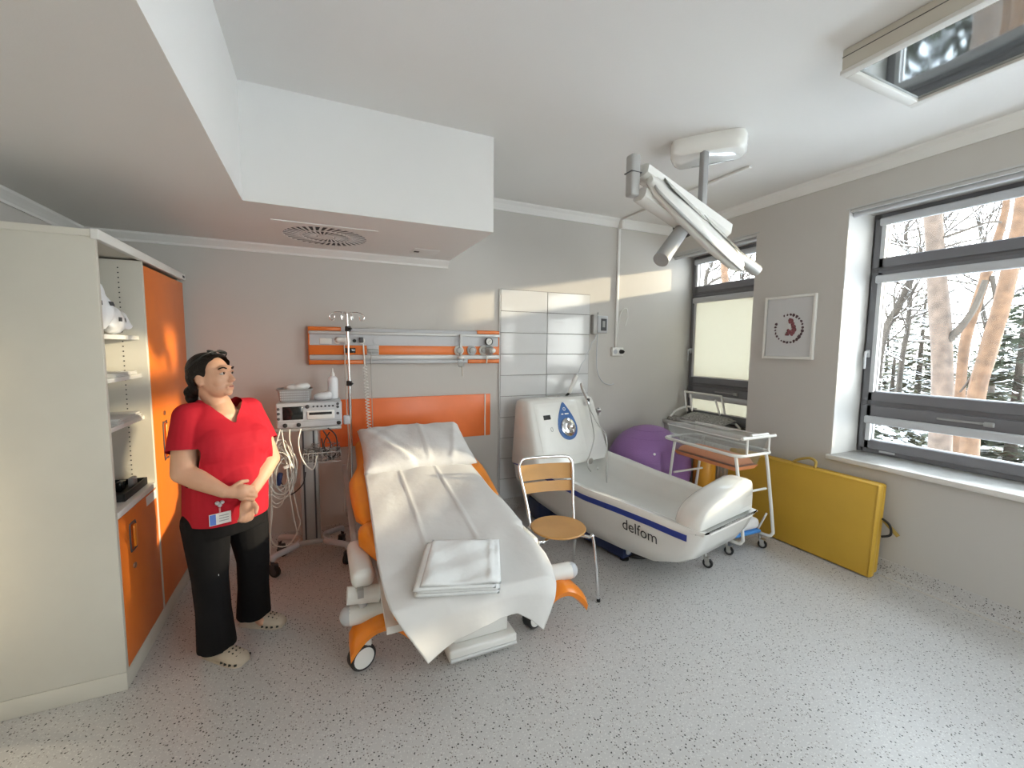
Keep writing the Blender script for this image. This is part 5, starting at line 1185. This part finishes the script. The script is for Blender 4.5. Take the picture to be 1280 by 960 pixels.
        MB().loft([[p_-Z*(.0) if i not in (0, 8) else p_ for i, p_ in enumerate(r_)] for r_ in [[c+fd*q+sd*(w_*x)+Z*z for x, z in ((-1, .0005), (-1, .012), (1, .012), (1, .0005))] for q, w_ in ((-.122, .03), (-.05, .0395), (.05, .0505), (.1, .047), (.122, .028))]], True).build('sole', CLOG, sh_)
    # badge on a reel, trouser tag
    p_, n_ = front(-.105, .775); n_ = (n_+F).normalized(); sx_ = n_.cross(Z).normalized()*-1; uz = sx_.cross(n_)*-1; uz = uz if uz.z > 0 else -uz
    bd = MB().prism([(-.045, -.028), (.045, -.028), (.045, .028), (-.045, .028)], p_+n_*.006, sx_, uz, .003).build('name_badge', WHITE, t)
    def bp(x0_, x1_, y0_, y1_, mt, nm): MB().prism([(x0_, y0_), (x1_, y0_), (x1_, y1_), (x0_, y1_)], p_+n_*.0092, sx_, uz, .0006).build(nm, mt, bd)
    lx = -1 if sx_.dot(L) > 0 else 1
    bp(-.043, -.018, -.026, .026, mat('badge_blue', (.08, .16, .5), .4), 'badge_photo') if sx_.dot(L) > 0 else bp(.018, .043, -.026, .026, mat('badge_blue', (.08, .16, .5), .4), 'badge_photo')
    for k in range(3): bp(-.005, .035, .012-.013*k, .016-.013*k, GREYP, 'print_line')
    MB().tube([p_+n_*.006+uz*.028, p_+n_*.007+uz*.055], .004, 6, smoothpath=False).build('badge_strap', mat('strap_pink', (.6, .25, .25), .5), bd)
    q = p_+n_*.010+uz*.072
    for dx, dz in ((-.010, .008), (.010, .008), (0, -.004)): MB().sphere(q+sx_*dx+uz*dz, (.010, .010, .010), 10, 6).build('badge_charm', LGREY, bd)
    ok, loc, nr, _ = trz.ray_cast(W(.6, -.09, .47)-root_loc(trz), -F)
    if ok:
        loc = loc+root_loc(trz); nn = nr.normalized(); sx2 = nn.cross(Z).normalized(); MB().prism([(-.014, -.004), (.014, -.004), (.014, .004), (-.014, .004)], loc-nn*.001, sx2, Z, .004).build('cloth_tag', WHITE, trz)
nurse()

# ------------------------------------------------------------------ outside: snowy garden with pines
GZ = -3.2
struct('ground', MB().surf(lambda u, v: (4.3+60*u, -30+75*v, GZ+.25*math.sin(u*9+v*4)+.2*math.sin(v*17)), 30, 40), SNOW, 'snow covered ground outside the windows')
def depth(p): return (p-CAM).dot(FW)
def px_path(pts, X): return [onx(x, y, X) for x, y in pts]
def trunk_tube(b, pts, radii, n=12, res=4):
    P = catmull(pts, res); m_ = len(P); R_ = [float(np.interp(i/(m_-1)*(len(radii)-1), range(len(radii)), radii)) for i in range(m_)]
    rings = []; x = None
    for i in range(m_):
        t_ = (P[min(i+1, m_-1)]-P[max(i-1, 0)]).normalized(); x = frame(t_)[0] if x is None else (x-t_*x.dot(t_)).normalized(); y = t_.cross(x)
        rings.append([P[i]+(x*math.cos(2*math.pi*k/n)+y*math.sin(2*math.pi*k/n))*R_[i]*(1+.06*math.sin(3*k+i*.7)) for k in range(n)])
    b.loft(rings, True)
def grow(b, sn, p, d, L_, r, lev, rnd, snow=.0, up=.15):
    n_ = 4; pts = [p]
    for k in range(n_):
        d = (d+V((rnd.uniform(-.28, .28), rnd.uniform(-.28, .28), rnd.uniform(-.2, .25)+up*.3))).normalized(); pts.append(pts[-1]+d*(L_/n_))
    b.tube(pts, r, 4 if lev < 2 else 5, res=2, r1=r*.55)
    if snow and r < .05 and rnd.random() < snow: sn.tube([q+V((0, 0, r*.9)) for q in pts], r*.9, 4, res=1, r1=r*.5)
    if lev:
        for k in range(rnd.randint(2, 3)+(1 if lev > 1 else 0)):
            i = rnd.randint(1, n_); dd = (d+V((rnd.uniform(-1, 1), rnd.uniform(-1, 1), rnd.uniform(-.4, .8)+up))).normalized(); grow(b, sn, pts[i], dd, L_*rnd.uniform(.5, .72), r*.5, lev-1, rnd, snow, up)
def pine(pts, X, half, mt, label, seed, branches=(), pxbranch=True):
    P = px_path(pts, X); base = P[0].copy(); foot = V((base.x+.05, base.y, GZ)); rnd = random.Random(seed)
    t = thing('pine_tree', foot, label, 'tree', 'pine trees outside the windows')
    dp = depth(P[len(P)//2]); rad = [h*.66*dp/FPX for h in half]
    b = MB(); trunk_tube(b, [foot]+P, [rad[0]*1.25]+rad); b.build('trunk', mt, t)
    tw = MB(); sn = MB(); sn.tube([P[1], P[1]+V((0, 0, .02))], .001, 3)
    for k in range(6):
        q = P[-1]+V((0, 0, -.25*k)); d = V((rnd.uniform(-1, 1), rnd.uniform(-1, 1), .2)).normalized(); grow(tw, sn, q, d, 1.2, rad[-1]*.22, 2, rnd, .4)
    for pth, r_ in branches: trunk_tube(tw, px_path(pth, X), [r_*dp/FPX, r_*.6*dp/FPX], 8)
    tw.build('branches', BARK3, t)['kind'] = 'stuff'; sn.build('branch_snow', SNOW, t)['kind'] = 'stuff'
pine([(1171, 640), (1175, 560), (1178, 480), (1175, 400), (1170, 330), (1166, 270), (1160, 190), (1155, 90)], 9.5, (17.5, 16.5, 16, 15, 14, 13.5, 12, 10), BARK1, 'thick pale barked pine trunk in the middle of the wide window', 1,
     [([(1186, 425), (1200, 410), (1218, 385), (1232, 350)], 4.5), ([(1172, 425), (1160, 422), (1154, 420)], 3), ([(1170, 300), (1200, 290), (1235, 278), (1252, 278)], 1.6), ([(1172, 312), (1205, 302), (1240, 297)], 1.1)])
pine([(1210, 640), (1212, 560), (1221, 490), (1235, 440), (1251, 385), (1264, 330), (1273, 285), (1280, 230), (1288, 150)], 10.5, (15, 14, 13.5, 13, 12.5, 12, 10, 9, 7), BARK2, 'orange barked pine leaning right, seen through the wide window', 2, [([(1228, 440), (1215, 470), (1200, 490)], 2)])
pine([(1190, 640), (1194, 560), (1200, 490), (1206, 430), (1219, 385), (1232, 345), (1244, 308), (1257, 260), (1260, 200)], 11.2, (9, 8.5, 8, 8, 8, 7.5, 6.5, 5, 4), BARK2, 'slender pine between the two thicker trunks in the wide window', 3, [([(1240, 345), (1244, 375), (1240, 410)], 2.5)])
pine([(905, 470), (906, 420), (908, 370), (905, 335), (910, 300), (914, 260)], 12, (8, 7, 6.5, 6, 5, 4), BARK2, 'pine trunk seen in the top pane of the corner window', 4, [([(905, 345), (890, 352), (880, 362)], 2.2)])
def shade_pine(x, y, r, label, seed, h=9):  # pine out of view, added to shade the near side of the cabinet
    rnd = random.Random(seed); t = thing('pine_tree', (x, y, GZ), label, 'tree', 'pine trees outside the windows'); b = MB()
    trunk_tube(b, [V((x, y, GZ)), V((x+.05, y, GZ+h*.3)), V((x, y+.06, GZ+h*.6)), V((x+.1, y, GZ+h))], [r*1.15, r, r*.9, r*.6]); b.build('trunk', BARK1, t)
    tw = MB(); sn = MB(); sn.tube([V((x, y, GZ+h)), V((x, y, GZ+h+.02))], .001, 3)
    for k in range(7): grow(tw, sn, V((x, y, GZ+h-.3*k)), V((rnd.uniform(-1, 1), rnd.uniform(-1, 1), .2)).normalized(), 1.4, r*.25, 2, rnd, .3)
    tw.build('branches', BARK3, t)['kind'] = 'stuff'; sn.build('branch_snow', SNOW, t)['kind'] = 'stuff'
shade_pine(9.0, -.92, .21, 'unseen pine trunk added outside to keep sun off the cabinet side', 21)
def bare(px, X, label, seed, pts=None, half=4, zt=None):
    rnd = random.Random(seed); P = px_path(pts, X); foot = V((P[0].x, P[0].y, GZ)); t = thing('bare_tree', foot, label, 'tree', 'leafless trees outside the windows'); dp = depth(P[0])
    b = MB(); trunk_tube(b, [foot]+P, [half*1.3*dp/FPX]+[half*dp/FPX*(1-.5*k/len(P)) for k in range(len(P))], 8); b.build('trunk', BARK3, t)
    tw = MB(); sn = MB(); sn.tube([P[0], P[0]+V((0, 0, .02))], .001, 3)
    for q in catmull(P, 3)[1:]:
        for j in range(2):
            grow(tw, sn, q, V((rnd.uniform(-.5, .5), rnd.uniform(-1, 1), rnd.uniform(-.1, .9))).normalized(), rnd.uniform(1.0, 2.0), .022*dp/12, 3, rnd, .35)
    tw.build('twigs', BARK3, t)['kind'] = 'stuff'; sn.build('twig_snow', SNOW, t)['kind'] = 'stuff'
bare(0, 12, 'dark leafless tree slanting at the left of the wide window', 5, [(1096, 470), (1106, 415), (1122, 385), (1140, 345), (1150, 310)], 5)
bare(0, 13.5, 'leafless tree with a curved limb in the top left of the wide window', 6, [(1125, 470), (1136, 400), (1137, 330), (1132, 300), (1136, 272)], 3)
bare(0, 15, 'leafless tree behind the orange pine in the wide window', 7, [(1240, 480), (1235, 420), (1225, 370), (1230, 320), (1222, 270)], 3)
bare(0, 14, 'leafless tree filling the top pane of the corner window', 8, [(888, 430), (886, 390), (882, 350), (890, 325), (884, 300)], 3)
bare(0, 15, 'second leafless tree at the right of the corner window pane', 9, [(928, 430), (930, 390), (927, 350), (933, 320), (930, 290)], 2.6)
def spruce(px, X, h, rad, mt, label, seed, snowy=.45):
    q = onx(px, 430, X); foot = V((q.x, q.y, GZ)); rnd = random.Random(seed); t = thing('spruce_tree', foot, label, 'tree', 'spruces outside the windows')
    MB().cyl(foot, foot+V((0, 0, h*.95)), .16, .03, 8).build('trunk', BARK3, t)
    fb = MB(); sb = MB(); nl = int(h/.28)
    for i in range(nl):
        f = i/nl; z = .5+f*(h-.5); rr = rad*(1-f)**.85+.1; nb = max(6, int(15*(1-f)+6))
        for k in range(nb):
            a = 2*math.pi*(k+rnd.random()*.8)/nb; ln = rr*rnd.uniform(.7, 1.1); d = V((math.cos(a), math.sin(a), 0)); sd = V((-d.y, d.x, 0)); p0 = foot+V((0, 0, z+rnd.uniform(-.12, .12)))
            for j in range(5):
                q0 = .2+.16*j; p = p0+d*ln*q0+V((0, 0, -.28*ln*q0**1.5)); w_ = .28*ln*(1.1-q0)+.05; s_ = rnd.choice((-1, 1))
                for s_ in (-1, 1):
                    tip = p+d*w_*.9+sd*s_*w_+V((0, 0, -.10*w_-.05*rnd.random())); tgt = sb if rnd.random() < snowy else fb
                    tgt.add([p, p+d*w_*.45+V((0, 0, .02)), tip, p+sd*s_*w_*.45+V((0, 0, -.04))], [[0, 1, 2, 3]])
    fb.build('needles', mt, t, fix=False)['kind'] = 'stuff'; sb.build('snow_cover', SNOW, t, fix=False)['kind'] = 'stuff'
spruce(1120, 14, 4.9, 1.9, NEEDLE2, 'snow dusted olive spruce at the left of the wide window', 31, .42)
spruce(1152, 18, 7.0, 2.0, NEEDLE2, 'taller greyish spruce behind the thick pine', 32, .3)
spruce(1205, 16, 4.6, 1.9, NEEDLE2, 'low snowy spruce behind the slender pine', 33, .45)
spruce(1278, 13, 6.3, 2.2, NEEDLE, 'dark green spruce at the right edge of the wide window', 34, .18)
spruce(1238, 19, 5.2, 2.2, NEEDLE, 'dark spruce further back between the pines', 35, .25)
spruce(1093, 11.5, 4.4, 1.7, NEEDLE, 'snowy spruce right outside the left edge of the wide window', 36, .5)
spruce(1180, 24, 6.0, 3.0, NEEDLE, 'distant spruce in the wood behind the pines', 37, .3)
spruce(1255, 26, 6.6, 3.2, NEEDLE2, 'far olive spruce beyond the dark green one', 38, .3)
spruce(1110, 25, 6.4, 3.0, NEEDLE, 'far spruce at the left of the wood', 39, .3)
